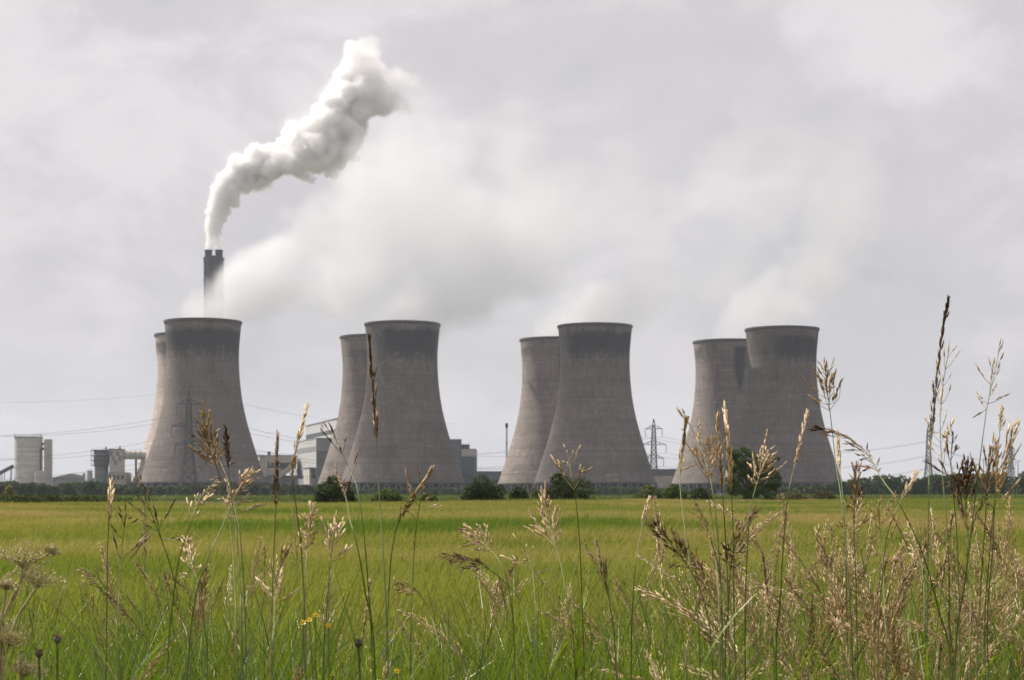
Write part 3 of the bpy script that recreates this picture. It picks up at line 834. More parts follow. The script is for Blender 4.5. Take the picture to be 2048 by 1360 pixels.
LEAF_FAR = leafmat('far_wood_leaves', (0.028, 0.046, 0.018), (0.044, 0.068, 0.025), (0.072, 0.10, 0.036), 0.12, 0.2, 0.75, 0.12, fine=False)
LEAF_FAR2 = leafmat('far_shrub_leaves', (0.036, 0.060, 0.022), (0.052, 0.082, 0.030), (0.080, 0.112, 0.042), 0.12, 0.2, 0.75, 0.12, fine=False)
BARK = plain('bark', (0.09, 0.075, 0.06), 0.9, 0.3, 3.0, bump=0.5)


def bush(name, px, ytop, ybase, wpx, mat, label, cat='bush', d=None, peak=0.0, n=3400, leaf=0.095, low=False, group='bushes along the far field edge'):
    x0 = (px - 1024) / F * 128
    if d is None:
        d = 128.0
        for _ in range(6): d = float(edge_y((px - 1024) / F * d)) + 1.6
    c = P(px, ybase, d); gz = float(ground_z(c.x, d))
    h = (P(px, ytop, d).z - gz) * 1.08; w_ = 1.27 * wpx * d / F
    rng = np.random.default_rng(int(px * 7 + ytop))
    t = empty(name, (c.x, d, gz)); tag(t, label, cat, group)
    lobes = [(0, 0, h * 0.45, w_ * 0.40, w_ * 0.36, h * 0.44)]
    for _ in range(13):
        a = rng.uniform(0, 2 * math.pi); q = rng.uniform(0.2, 0.42) * w_
        x, y = q * math.cos(a), q * math.sin(a) * 0.8
        hh = h * (1 - 1.5 * abs(x / w_ - peak) ** 1.6 * 2.0) * rng.uniform(0.62, 0.98)
        hh = max(hh, 0.3 * h)
        rr = rng.uniform(0.13, 0.22) * w_
        rz = min(rr, hh * 0.45)
        lobes.append((x * 0.88, y, max(hh - rz, rz * 0.8), rr, rr, rz))
    lobes.append((peak * w_, 0, h * 0.80, w_ * 0.16, w_ * 0.16, h * 0.19))
    obj('crown', crown_mesh('crown', lobes, int(n * 1.8), leaf, rng), mat, t)
    mb = MB()
    for k in range(5):
        a = k * 1.3 + rng.uniform(0, 1); e = 0.26 * w_
        mb.tube([(0.06 * math.cos(a), 0.06 * math.sin(a), -0.05), (e * 0.5 * math.cos(a), e * 0.5 * math.sin(a), h * 0.4), (e * math.cos(a), e * math.sin(a), h * 0.75)], [0.06, 0.04, 0.015], 5)
    mb.build('stems', BARK, t)
    return t


bush('hawthorn_bush', 672, 955, 1004, 80, LEAF_DARK, 'dark round hawthorn bush in front of the second near tower', peak=-0.02, n=5000)
bush('low_bush', 775, 979, 1003, 66, LEAF_MID, 'low mid-green spreading bush right of the round hawthorn')
bush('low_bush', 856, 988, 1002, 42, LEAF_MID, 'tiny green shrub near the right foot of the second near tower', n=1500)
bush('hawthorn_bush', 972, 955, 1003, 80, LEAF_DARK, 'dark bush with a peaked top in the gap beside the slim mast', peak=-0.08, n=4600)
bush('hawthorn_bush', 1037, 975, 1003, 40, LEAF_DARK, 'small dark bush left of the widest dark bush', n=2200)
bush('low_bush', 1072, 981, 1003, 28, LEAF_LIGHT, 'tiny pale green shrub touching the widest dark bush', n=1500)
bush('hawthorn_bush', 1146, 950, 1003, 106, LEAF_DARK, 'widest dark bush, sloping down to one side, before the third near tower', peak=-0.2, n=6000)
bush('elder_bush', 1298, 973, 1003, 62, LEAF_LIGHT, 'pale flowering bush below the middle pylon', n=3600)
bush('elder_bush', 1347, 971, 1003, 54, LEAF_MID, 'rounded mid-green bush next to the pale flowering bush', n=3400)
bush('hawthorn_bush', 1398, 977, 1003, 54, LEAF_DARK, 'low dark bush between the mid-green bush and the tree', n=2600)
bush('bramble_bush', 1590, 984, 1002, 76, LEAF_BROWN, 'low brownish bramble mound right of the tree', n=2600)
bush('bramble_bush', 1646, 982, 1001, 50, LEAF_BROWN, 'smaller brownish bramble mound at the end of the bush row', n=2000)
bush('dry_bush', 20, 970, 992, 27, LEAF_TAN, 'tan dome-shaped bush beyond the hedge near the frame edge', d=170, n=2400, leaf=0.07)


def build_tree():
    px, ytop, ybase = 1503, 892, 1002
    d = 150.0
    for _ in range(6): d = float(edge_y((px - 1024) / F * d)) + 2.5
    c = P(px, ybase, d); gz = float(ground_z(c.x, d)); h = P(px, ytop, d).z - gz; s = d / F
    t = empty('ash_tree', (c.x, d, gz)); tag(t, 'dark green leafy tree with two crowns before the last tower pair', 'tree')
    rng = np.random.default_rng(55)
    L = []
    def lobe(px_, py_, r, dy=0.0): L.append(((px_ - px) * s, dy, P(0, py_, d).z - gz, r * s, r * s * 0.95, r * s * 0.85))
    for a in [(1470, 908, 15), (1482, 925, 20), (1498, 906, 11), (1463, 935, 13), (1475, 952, 18), (1500, 935, 17), (1530, 940, 20), (1548, 948, 13), (1536, 922, 10), (1515, 958, 20), (1545, 968, 16), (1470, 978, 18), (1500, 982, 22), (1538, 985, 18), (1455, 962, 10), (1515, 915, 8), (1487, 898, 7), (1556, 960, 8)]:
        lobe(a[0], a[1], a[2], rng.uniform(-0.7, 0.7))
    for a in L[:12]:
        L.append((a[0] + rng.normal() * 0.3, a[1] + rng.uniform(-0.8, 0.8), a[2] + rng.normal() * 0.2, a[3] * 0.6, a[4] * 0.6, a[5] * 0.6))
    obj('crown', crown_mesh('crown', L, 13000, 0.085, rng, inner=0.5), LEAF_TREE, t)
    mb = MB()
    mb.tube([(0, 0, -0.1), (0.05, 0, 0.8), (-0.1, 0.05, 1.7)], [0.17, 0.13, 0.10], 8); mb.build('trunk', BARK, t, True)
    mb = MB()
    for a in L[:12]:
        mb.tube([(-0.05, 0.03, 1.2), (a[0] * 0.5, a[1] * 0.5, a[2] * 0.55 + 0.4), (a[0], a[1], a[2])], [0.07, 0.05, 0.015], 5)
    mb.build('limbs', BARK, t)


build_tree()


def build_hedge():
    rng = np.random.default_rng(9); lobes = []
    for k in range(150):
        px = rng.uniform(-120, 262); d = float(edge_y((px - 1024) / F * 105)) + rng.uniform(0.5, 3.5)
        x = (px - 1024) / F * d; gz = float(ground_z(x, d))
        top = P(px, 988 + 6 * max(0, (px - 120) / 140) ** 1.0 + rng.uniform(-1.5, 3), d).z
        h = max(0.3, top - gz); lobes.append((x, d, gz + h * 0.5, 0.32, 0.4, h * 0.5))
    o = obj('hedge', crown_mesh('hedge', lobes, 16000, 0.075, rng, inner=0.4), leafmat('hedge_leaves', (0.03, 0.045, 0.012), (0.05, 0.072, 0.018), (0.08, 0.10, 0.028), 1.2, 0.2, 0.75, 0.12))
    tag(o, 'dark green hedge along the field edge below the silo', 'hedge', kind='stuff')


build_hedge()


def wood(name, label, px0, px1, d0, d1, tops, mat, n_trees, n_leaf, leaf, seed, cat='trees'):
    """a far belt of trees that reads as one mass: tops = [(px, row of the tree tops)]"""
    rng = np.random.default_rng(seed); lobes = []
    tx, ty = zip(*tops)
    for k in range(n_trees):
        px = rng.uniform(px0, px1); d = rng.uniform(d0, d1); x = (px - 1024) / F * d
        top = EYE + (HOR - np.interp(px, tx, ty) - rng.uniform(-1.0, 7.0) * (HOR - np.interp(px, tx, ty)) / 38) * d / F
        if k % 2 == 0: top *= rng.uniform(0.72, 0.95)
        r = top * rng.uniform(0.32, 0.48)
        lobes.append((x, d, top - r * 0.9, r, r, r * 0.9))
        lobes.append((x, d - r * 0.3, top * 0.32, r * 1.1, r, top * 0.34))
        for _ in range(5):
            a = rng.uniform(0, 2 * math.pi)
            lobes.append((x + r * 0.75 * math.cos(a), d + r * 0.6 * math.sin(a), top - r * rng.uniform(0.5, 1.5), r * 0.45, r * 0.45, r * 0.42))
    o = obj(name, crown_mesh(name, lobes, n_leaf, leaf, rng, inner=0.5), mat)
    tag(o, label, cat, kind='stuff')


wood('far_wood', 'dark belt of trees below the silo', -160, 112, 560, 620, [(-200, 960), (0, 962), (60, 963), (112, 970)], LEAF_FAR, 60, 34000, 0.6, 21)
wood('far_thicket', 'green thicket below the absorber plant', 100, 285, 600, 680, [(100, 972), (130, 964), (180, 962), (225, 967), (285, 972)], LEAF_FAR2, 60, 32000, 0.58, 22)
wood('far_thicket', 'green thicket at the foot of the collared tower and boiler house', 268, 660, 660, 760, [(268, 974), (400, 968), (520, 966), (600, 968), (660, 974)], LEAF_FAR, 110, 44000, 0.62, 23)
wood('far_thicket', 'low shrubs at the foot of the middle towers', 640, 1420, 690, 790, [(640, 975), (760, 977), (880, 975), (930, 972), (1010, 978), (1200, 973), (1260, 972), (1330, 976), (1420, 976)], LEAF_FAR2, 190, 50000, 0.62, 24)
wood('far_wood', 'long wood on the horizon at the last tower pair and beyond', 1540, 2230, 560, 660, [(1540, 974), (1650, 968), (1700, 957), (1740, 950), (1790, 949), (1840, 951), (1870, 945), (1930, 949), (1990, 942), (2060, 943), (2230, 945)], LEAF_FAR, 190, 90000, 0.6, 25)
# ------------------------------------------------------------------ instancing helper for uncountable vegetation
def proto(name, me):
    """a source mesh for the scatterers; it is never linked to the scene itself"""
    return bpy.data.objects.new(name, me)


def scatter(name, label, cat, pts, rotz, scl, pick, protos, tilt=None):
    me = bpy.data.meshes.new(name)
    n = len(pts); me.vertices.add(n); me.vertices.foreach_set('co', np.asarray(pts, np.float32).reshape(-1))
    rot = np.zeros((n, 3), np.float32); rot[:, 2] = rotz
    if tilt is not None: rot[:, :2] = tilt
    for nm, typ, key, arr in (('rot', 'FLOAT_VECTOR', 'vector', rot), ('scl', 'FLOAT_VECTOR', 'vector', np.asarray(scl, np.float32)), ('pick', 'INT', 'value', np.asarray(pick, np.int32))):
        a = me.attributes.new(nm, typ, 'POINT'); a.data.foreach_set(key, arr.reshape(-1))
    me.update()
    o = obj(name, me)
    for p in protos:
        for m in p.data.materials:
            if m.name not in [x.name for x in me.materials]: me.materials.append(m)
    ng = bpy.data.node_groups.new(name + '_scatter', 'GeometryNodeTree')
    ng.interface.new_socket('Geometry', in_out='INPUT', socket_type='NodeSocketGeometry')
    ng.interface.new_socket('Geometry', in_out='OUTPUT', socket_type='NodeSocketGeometry')
    w = NT(ng); gi = w.n('NodeGroupInput'); go = w.n('NodeGroupOutput')
    at = lambda nm, dt: w.n('GeometryNodeInputNamedAttribute', {'Name': nm}, data_type=dt).outputs[0]
    pk, ro, sc_ = at('pick', 'INT'), at('rot', 'FLOAT_VECTOR'), at('scl', 'FLOAT_VECTOR')
    jn = w.n('GeometryNodeJoinGeometry')
    for k, p in enumerate(protos):
        oi = w.n('GeometryNodeObjectInfo', transform_space='ORIGINAL'); oi.inputs['Object'].default_value = p
        oi.inputs['As Instance'].default_value = True
        eq = w.n('FunctionNodeCompare', data_type='INT', operation='EQUAL')
        ng.links.new(pk, eq.inputs[2]); eq.inputs[3].default_value = k
        iop = w.n('GeometryNodeInstanceOnPoints', {'Points': gi.outputs[0], 'Selection': eq.outputs[0], 'Instance': oi.outputs['Geometry'], 'Rotation': ro, 'Scale': sc_})
        ng.links.new(iop.outputs[0], jn.inputs[0])
    ng.links.new(jn.outputs[0], go.inputs[0])
    md = o.modifiers.new('scatter', 'NODES'); md.node_group = ng
    tag(o, label, cat, kind='stuff')
    return o


def ribbons(mb, base, direc, length, width, bend, rng, seg=3, mat=0):
    """arching flat blades, vectorised: base (n,3), direc (n,) azimuth of arching, bend (n,) 0..1"""
    n = len(base)
    fac = rng.uniform(0, 2 * math.pi, n)
    side = np.stack([np.cos(fac), np.sin(fac), np.zeros(n)], 1)
    out = np.stack([np.cos(direc), np.sin(direc), np.zeros(n)], 1)
    rows = []
    for k in range(seg + 1):
        f = k / seg
        th = bend * f * 1.5
        p = base + out * (length * f * np.sin(th) * 0.8)[:, None]
        p = p + np.array([0, 0, 1.0]) * (length * f * np.cos(th * 0.9))[:, None]
        ww = width * (1 - f ** 1.5) * 0.5 + 0.0002
        rows.append(p - side * ww[:, None]); rows.append(p + side * ww[:, None])
    V = np.stack(rows, 1).reshape(-1, 3); m = 2 * (seg + 1)
    b = np.arange(n)[:, None] * m
    Q = np.concatenate([b + np.array([2 * k, 2 * k + 1, 2 * k + 3, 2 * k + 2]) for k in range(seg)], 0)
    mb.add(V, Q)


def spikes(mb, base, vec, width, rng):
    """thin flat triangles: base (n,3), vec (n,3)"""
    n = len(base)
    s = np.cross(vec, rng.normal(size=(n, 3))); s /= np.linalg.norm(s, axis=1)[:, None] + 1e-9
    V = np.stack([base - s * width / 2, base + s * width / 2, base + vec], 1).reshape(-1, 3)
    mb.add(V, None, np.arange(3 * n).reshape(-1, 3))


def two_mat(name, mbs, mats):
    """one mesh from several builders, each with its own material slot"""
    V = []; Q = []; T = []; qm = []; tm = []; n = 0
    for i, mb in enumerate(mbs):
        v = np.concatenate(mb.V); V.append(v)
        if mb.Q: q = np.concatenate(mb.Q) + n; Q.append(q); qm.append(np.full(len(q), i))
        if mb.T: t = np.concatenate(mb.T) + n; T.append(t); tm.append(np.full(len(t), i))
        n += len(v)
    g = []; mi = []
    if Q: g.append(np.concatenate(Q)); mi += qm
    if T: g.append(np.concatenate(T)); mi += tm
    me = mesh_from(name, np.concatenate(V), g, True)
    me.polygons.foreach_set('material_index', np.concatenate(mi).astype(np.int32))
    for m in mats: me.materials.append(m)
    return me


def cropmat(name, stops, trans, rough=0.5, fine=0.75):
    """crop colour that drifts across the field in broad uneven drifts (ripeness), with stalk to stalk change"""
    m, w = material(name)
    pos = w.n('ShaderNodeNewGeometry').outputs['Position']
    sq = w.n('ShaderNodeMapping', {'Vector': pos, 'Scale': (0.34, 1.0, 0.0)}).outputs[0]
    a = w.noise(sq, 0.17, 4.0, 0.55, 0.6)
    b = w.noise(sq, 0.035, 3.0, 0.5, 0.4)
    f = w.math('ADD', w.math('MULTIPLY', a, 0.6), w.math('MULTIPLY', b, 0.4))
    col = w.ramp(f, stops)
    c = w.noise(pos, 38.0, 2.0, 0.6)
    col = w.n('ShaderNodeHueSaturation', {'Color': col, 'Value': w.maprange(c, 0.25, 0.75, 1 - fine, 1 + fine, False), 'Hue': w.maprange(c, 0.2, 0.8, 0.485, 0.515, False)}).outputs[0]
    d = w.n('ShaderNodeBsdfPrincipled', {'Base Color': col, 'Roughness': rough}); d.inputs['Specular IOR Level'].default_value = 0.3
    tr = w.n('ShaderNodeBsdfTranslucent', {'Color': col})
    mx = w.n('ShaderNodeMixShader', {0: trans, 1: d.outputs[0], 2: tr.outputs[0]})
    m.node_tree.links.new(mx.outputs[0], w.out.inputs[0])
    return m


CROP_GREEN = cropmat('barley_leaf', [(0.43, (0.040, 0.100, 0.005)), (0.50, (0.108, 0.155, 0.009)), (0.59, (0.185, 0.178, 0.024))], 0.45)
CROP_EAR = cropmat('barley_ear', [(0.43, (0.125, 0.205, 0.016)), (0.50, (0.275, 0.285, 0.045)), (0.59, (0.42, 0.325, 0.12))], 0.5)


def barley_patch(seed, size, n, h, wide, awns, leaves):
    rng = np.random.default_rng(seed)
    g, e = MB(), MB()
    xy = rng.uniform(-size / 2, size / 2, (n, 2)); hh = h * rng.normal(1, 0.09, n)
    lean = rng.uniform(0, 0.12, n); az = rng.normal(0.4, 0.9, n)
    base = np.stack([xy[:, 0], xy[:, 1], np.zeros(n)], 1)
    top = base + np.stack([np.cos(az) * lean * hh, np.sin(az) * lean * hh, hh * 0.86], 1)
    # stems as thin ribbons
    s = rng.normal(size=(n, 3)); s[:, 2] = 0; s /= np.linalg.norm(s, axis=1)[:, None]
    wv = 0.0028 * wide
    low = base + (top - base) * 0.35
    V = np.stack([low - s * wv / 2, low + s * wv / 2, top + s * wv / 2, top - s * wv / 2], 1).reshape(-1, 3)
    g.add(V, np.arange(4 * n).reshape(-1, 4))
    # leaves
    for _ in range(leaves):
        f = rng.uniform(0.35, 0.8, n)
        ribbons(g, base + (top - base) * f[:, None], rng.uniform(0, 2 * math.pi, n), rng.uniform(0.14, 0.26, n) * h / 0.7, np.full(n, 0.009 * wide ** 0.7), rng.uniform(0.3, 1.1, n), rng, 2)
    # ears and awns
    nod = rng.uniform(0.1, 0.6, n); az2 = az + rng.normal(0, 0.5, n)
    ed = np.stack([np.cos(az2) * np.sin(nod), np.sin(az2) * np.sin(nod), np.cos(nod)], 1)
    el = rng.uniform(0.055, 0.085, n)
    for ang in (0, 1):
        q = np.cross(ed, s) if ang else np.cross(ed, np.cross(ed, s)); q /= np.linalg.norm(q, axis=1)[:, None] + 1e-9
        ew = 0.0045 * wide
        mid = top + ed * (el * 0.45)[:, None]; tip = top + ed * el[:, None]
        V = np.stack([top, mid + q * ew, tip, mid - q * ew], 1).reshape(-1, 3); e.add(V, np.arange(4 * n).reshape(-1, 4))
    for k in range(awns):
        st = top + ed * (el * rng.uniform(0.2, 1.0, n))[:, None]
        v = ed + np.array([0.18, 0.0, 0.0]) + rng.normal(size=(n, 3)) * 0.16; v /= np.linalg.norm(v, axis=1)[:, None]
        spikes(e, st, v * rng.uniform(0.10, 0.17, n)[:, None], 0.0014 * wide, rng)
    return two_mat('barley', [g, e], [CROP_GREEN, CROP_EAR])


def snoise2(x, y, seed, scale):
    """cheap smooth noise for placing things"""
    rng = np.random.default_rng(seed); v = 0
    for k in range(6):
        a = rng.uniform(0, 2 * math.pi); f = scale * rng.uniform(0.5, 1.8); p = rng.uniform(0, 6.28)
        v = v + np.sin(x * math.cos(a) * f + y * math.sin(a) * f + p)
    return v / 6


def build_barley():
    near = [proto('barley_near', barley_patch(100 + k, 0.6, 120, 0.70, 1.25, 7, 2)) for k in range(4)]
    mid = [proto('barley_mid', barley_patch(110 + k, 0.9, 190, 0.70, 1.7, 5, 1)) for k in range(3)]
    far = [proto('barley_far', barley_patch(120 + k, 1.8, 330, 0.70, 3.2, 4, 1)) for k in range(3)]
    P_, R_, S_, K_ = [], [], [], []
    rng = np.random.default_rng(3)
    def zone(y0, y1, step, i0, cnt):
        ys = np.arange(y0, y1, step)
        for y in ys:
            hw = 0.34 * y + 3.5
            xs = np.arange(-hw, hw, step)
            xs = xs + rng.uniform(-0.4, 0.4, len(xs)) * step; yy = y + rng.uniform(-0.4, 0.4, len(xs)) * step
            ok = yy < edge_y(xs) - 0.2
            xs, yy = xs[ok], yy[ok]
            if not len(xs): continue
            hz = 1 + 0.20 * snoise2(xs, yy * 1.6, 5, 0.16) + 0.10 * snoise2(xs, yy, 6, 0.7)
            P_.append(np.stack([xs, yy, ground_z(xs, yy)], 1)); R_.append(rng.uniform(-0.5, 0.5, len(xs)))
            s = rng.uniform(0.95, 1.08, len(xs)); S_.append(np.stack([s, s, hz * s], 1)); K_.append(rng.integers(i0, i0 + cnt, len(xs)))
    zone(6.7, 20, 0.47, 0, 4); zone(20, 46, 0.72, 4, 3); zone(46, 178, 1.35, 7, 3)
    scatter('barley_crop', 'yellow-green ripening barley filling the field', 'barley', np.concatenate(P_), np.concatenate(R_), np.concatenate(S_), np.concatenate(K_), near + mid + far)
    print('barley patches', sum(map(len, R_)))


build_barley()

# grassy bank beyond the barley
BANK = leafmat('bank_grass', (0.085, 0.13, 0.025), (0.115, 0.16, 0.03), (0.16, 0.19, 0.05), 0.5, 0.35)
def build_bank_grass():
    protos = []
    for k in range(3):
        rng = np.random.default_rng(200 + k); mb = MB(); n = 260
        base = np.stack([rng.uniform(-0.9, 0.9, n), rng.uniform(-0.9, 0.9, n), np.zeros(n)], 1)
        ribbons(mb, base, rng.uniform(0, 6.28, n), rng.uniform(0.14, 0.42, n), np.full(n, 0.035), rng.uniform(0.2, 0.9, n), rng, 2)
        me = mb.mesh('bank_tuft'); me.materials.append(BANK); protos.append(proto('bank_tuft', me))
    rng = np.random.default_rng(31); P_ = []
    for off in np.arange(0.3, 24, 1.15):
        xs = np.arange(-62, 76, 1.2) + rng.uniform(-0.5, 0.5); yy = edge_y(xs) + off + rng.uniform(-0.5, 0.5, len(xs))
        P_.append(np.stack([xs, yy, ground_z(xs, yy)], 1))
    P_ = np.concatenate(P_); n = len(P_)
    s = rng.uniform(0.7, 1.25, n) * (1 + 0.3 * snoise2(P_[:, 0], P_[:, 1], 9, 0.3))
    scatter('bank_grass', 'rough green grass on the bank beyond the barley', 'grass', P_, rng.uniform(0, 6.28, n), np.stack([s, s, s], 1), rng.integers(0, 3, n), protos)


build_bank_grass()
# ------------------------------------------------------------------ tall wild grass in the foreground
STRAW = leafmat('straw_pale', (0.46, 0.32, 0.16), (0.67, 0.51, 0.31), (0.84, 0.70, 0.48), 9.0, 0.32, 0.45)
STRAW_B = leafmat('straw_brown', (0.12, 0.066, 0.03), (0.19, 0.11, 0.055), (0.32, 0.21, 0.12), 9.0, 0.25, 0.5)
STRAW_M = leafmat('straw_mixed', (0.24, 0.145, 0.06), (0.44, 0.30, 0.15), (0.68, 0.52, 0.31), 12.0, 0.3, 0.5)
STEMG = leafmat('green_culm', (0.10, 0.155, 0.03), (0.15, 0.20, 0.05), (0.22, 0.25, 0.09), 4.0, 0.2, 0.45)
STEMY = leafmat('straw_culm', (0.25, 0.24, 0.10), (0.36, 0.32, 0.16), (0.45, 0.38, 0.22), 4.0, 0.2, 0.45)
BLADE = leafmat('grass_blade', (0.075, 0.128, 0.006), (0.155, 0.218, 0.011), (0.265, 0.305, 0.030), 3.0, 0.42, 0.4)
BLADE2 = leafmat('grass_blade_blue', (0.06, 0.105, 0.030), (0.095, 0.15, 0.042), (0.14, 0.195, 0.065), 3.0, 0.4, 0.4)


def catmull(pts, per=8):
    pts = [np.array(p, float) for p in pts]
    pts = [2 * pts[0] - pts[1]] + pts + [2 * pts[-1] - pts[-2]]
    out = []
    for i in range(1, len(pts) - 2):
        a, b, c, d = pts[i - 1:i + 3]
        for k in range(per):
            t = k / per
            out.append(0.5 * ((2 * b) + (-a + c) * t + (2 * a - 5 * b + 4 * c - d) * t * t + (-a + 3 * b - 3 * c + d) * t ** 3))
    out.append(pts[-2])
    return np.array(out)


def spikelets(mb, pos, vec, width, rng):
    """slender two-glumed spikelets: pos (n,3) base, vec (n,3) length vector"""
    n = len(pos); L = np.linalg.norm(vec, axis=1)[:, None]; d = vec / L
    a = np.cross(d, rng.normal(size=(n, 3))); a /= np.linalg.norm(a, axis=1)[:, None] + 1e-9
    b = np.cross(d, a); w_ = np.asarray(width).reshape(-1, 1)
    mid = pos + vec * 0.38
    V = np.stack([pos, mid + a * w_, mid - a * w_ * 0.5 + b * w_ * 0.6, mid - a * w_ * 0.5 - b * w_ * 0.6, pos + vec * 0.93 + a * w_ * 0.55, pos + vec - a * w_ * 0.35], 1).reshape(-1, 3)
    f = np.array([[0, 1, 2], [0, 2, 3], [0, 3, 1], [1, 4, 2], [2, 5, 3], [3, 4, 1], [2, 4, 5], [3, 5, 4]])
    T = (np.arange(n)[:, None, None] * 6 + f[None]).reshape(-1, 3)
    mb.add(V, None, T)


def panicle(mb, bb, axis, style, rng, sc=1.0):
    """spikelets on short branches along an axis (points from lower end to tip). style: tight / open / sparse / nod / clump"""
    seg = np.linalg.norm(np.diff(axis, axis=0), axis=1); cum = np.concatenate([[0], np.cumsum(seg)]); L = cum[-1]
    at = lambda s: np.array([np.interp(s, cum, axis[:, k]) for k in range(3)])
    tan = lambda s: (lambda v: v / np.linalg.norm(v))(at(min(s + 0.01, L)) - at(max(s - 0.01, 0)))
    step = {'tight': 0.0062, 'open': 0.011, 'sparse': 0.021, 'nod': 0.0075, 'clump': 0.007}[style] * sc
    pos, vec = [], []
    s = 0.0; side = rng.uniform(0, 6.28)
    while s < L:
        f = s / L; p = at(s); t = tan(s)
        u = np.cross(t, [0.3, 1, 0.2]); u /= np.linalg.norm(u); v = np.cross(t, u)
        nb = {'tight': 2, 'open': 3, 'sparse': 2, 'nod': 2, 'clump': 3}[style]
        for _ in range(nb):
            side += 2.4 + rng.normal() * 0.4
            o = u * math.cos(side) + v * math.sin(side)
            blen = {'tight': 0.016, 'open': 0.055, 'sparse': 0.045, 'nod': 0.03, 'clump': 0.022}[style] * sc * (1 - 0.8 * f) * rng.uniform(0.5, 1.3)
            spread = {'tight': 0.15, 'open': 0.45, 'sparse': 0.8, 'nod': 0.3, 'clump': 0.6}[style] * rng.uniform(0.5, 1.4) * (1 - 0.5 * f)
            d = t * math.cos(spread) + o * math.sin(spread)
            if style == 'nod': d = d + np.array([0, 0, -0.25]); d /= np.linalg.norm(d)
            q = p + d * blen
            if blen > 0.012: bb.tube([p, (p + q) / 2 + o * blen * 0.08, q], [0.0005 * sc, 0.0004 * sc, 0.0003 * sc], 3)
            ns = max(1, int(blen / (0.0075 * sc) * rng.uniform(0.6, 1.1)))
            for k in range(ns):
                g = 1 - 0.75 * k / max(ns, 1)
                dd = d + t * 0.35 + rng.normal(size=3) * (0.13 if style != 'clump' else 0.3); dd /= np.linalg.norm(dd)
                pos.append(p + d * blen * g); vec.append(dd * rng.uniform(0.012, 0.020) * sc)
        s += step * rng.uniform(0.7, 1.3) * (0.75 + 0.5 * (1 - f))
    pos.append(at(L * 0.985)); vec.append(tan(L) * 0.012 * sc)
    pos, vec = np.array(pos), np.array(vec)
    spikelets(mb, pos, vec, np.full(len(pos), 0.00135 * sc) * rng.uniform(0.7, 1.35, len(pos)), rng)


def leaf_blade(mb, p, az, length, width, bend, rng, seg=7):
    out = np.array([math.cos(az), math.sin(az), 0]); sd = np.array([-math.sin(az), math.cos(az), 0])
    rows = []
    q = np.array(p, float); th = 0.15
    for k in range(seg + 1):
        f = k / seg; w_ = width * (0.55 + 0.9 * f if f < 0.3 else 0.82 * (1 - ((f - 0.3) / 0.7) ** 1.6)) * 0.5 + 0.0003
        tw = sd + np.array([0, 0, 0.3 * math.sin(3 * f)])
        rows += [q - tw * w_, q + np.array([0, 0, -w_ * 0.5]), q + tw * w_]
        th += bend / seg
        q = q + (out * math.sin(th) + np.array([0, 0, math.cos(th)])) * length / seg
    V = np.array(rows)
    Q = [[3 * k + j, 3 * k + j + 1, 3 * k + 4 + j, 3 * k + 3 + j] for k in range(seg) for j in (0, 1)]
    mb.add(V, Q)


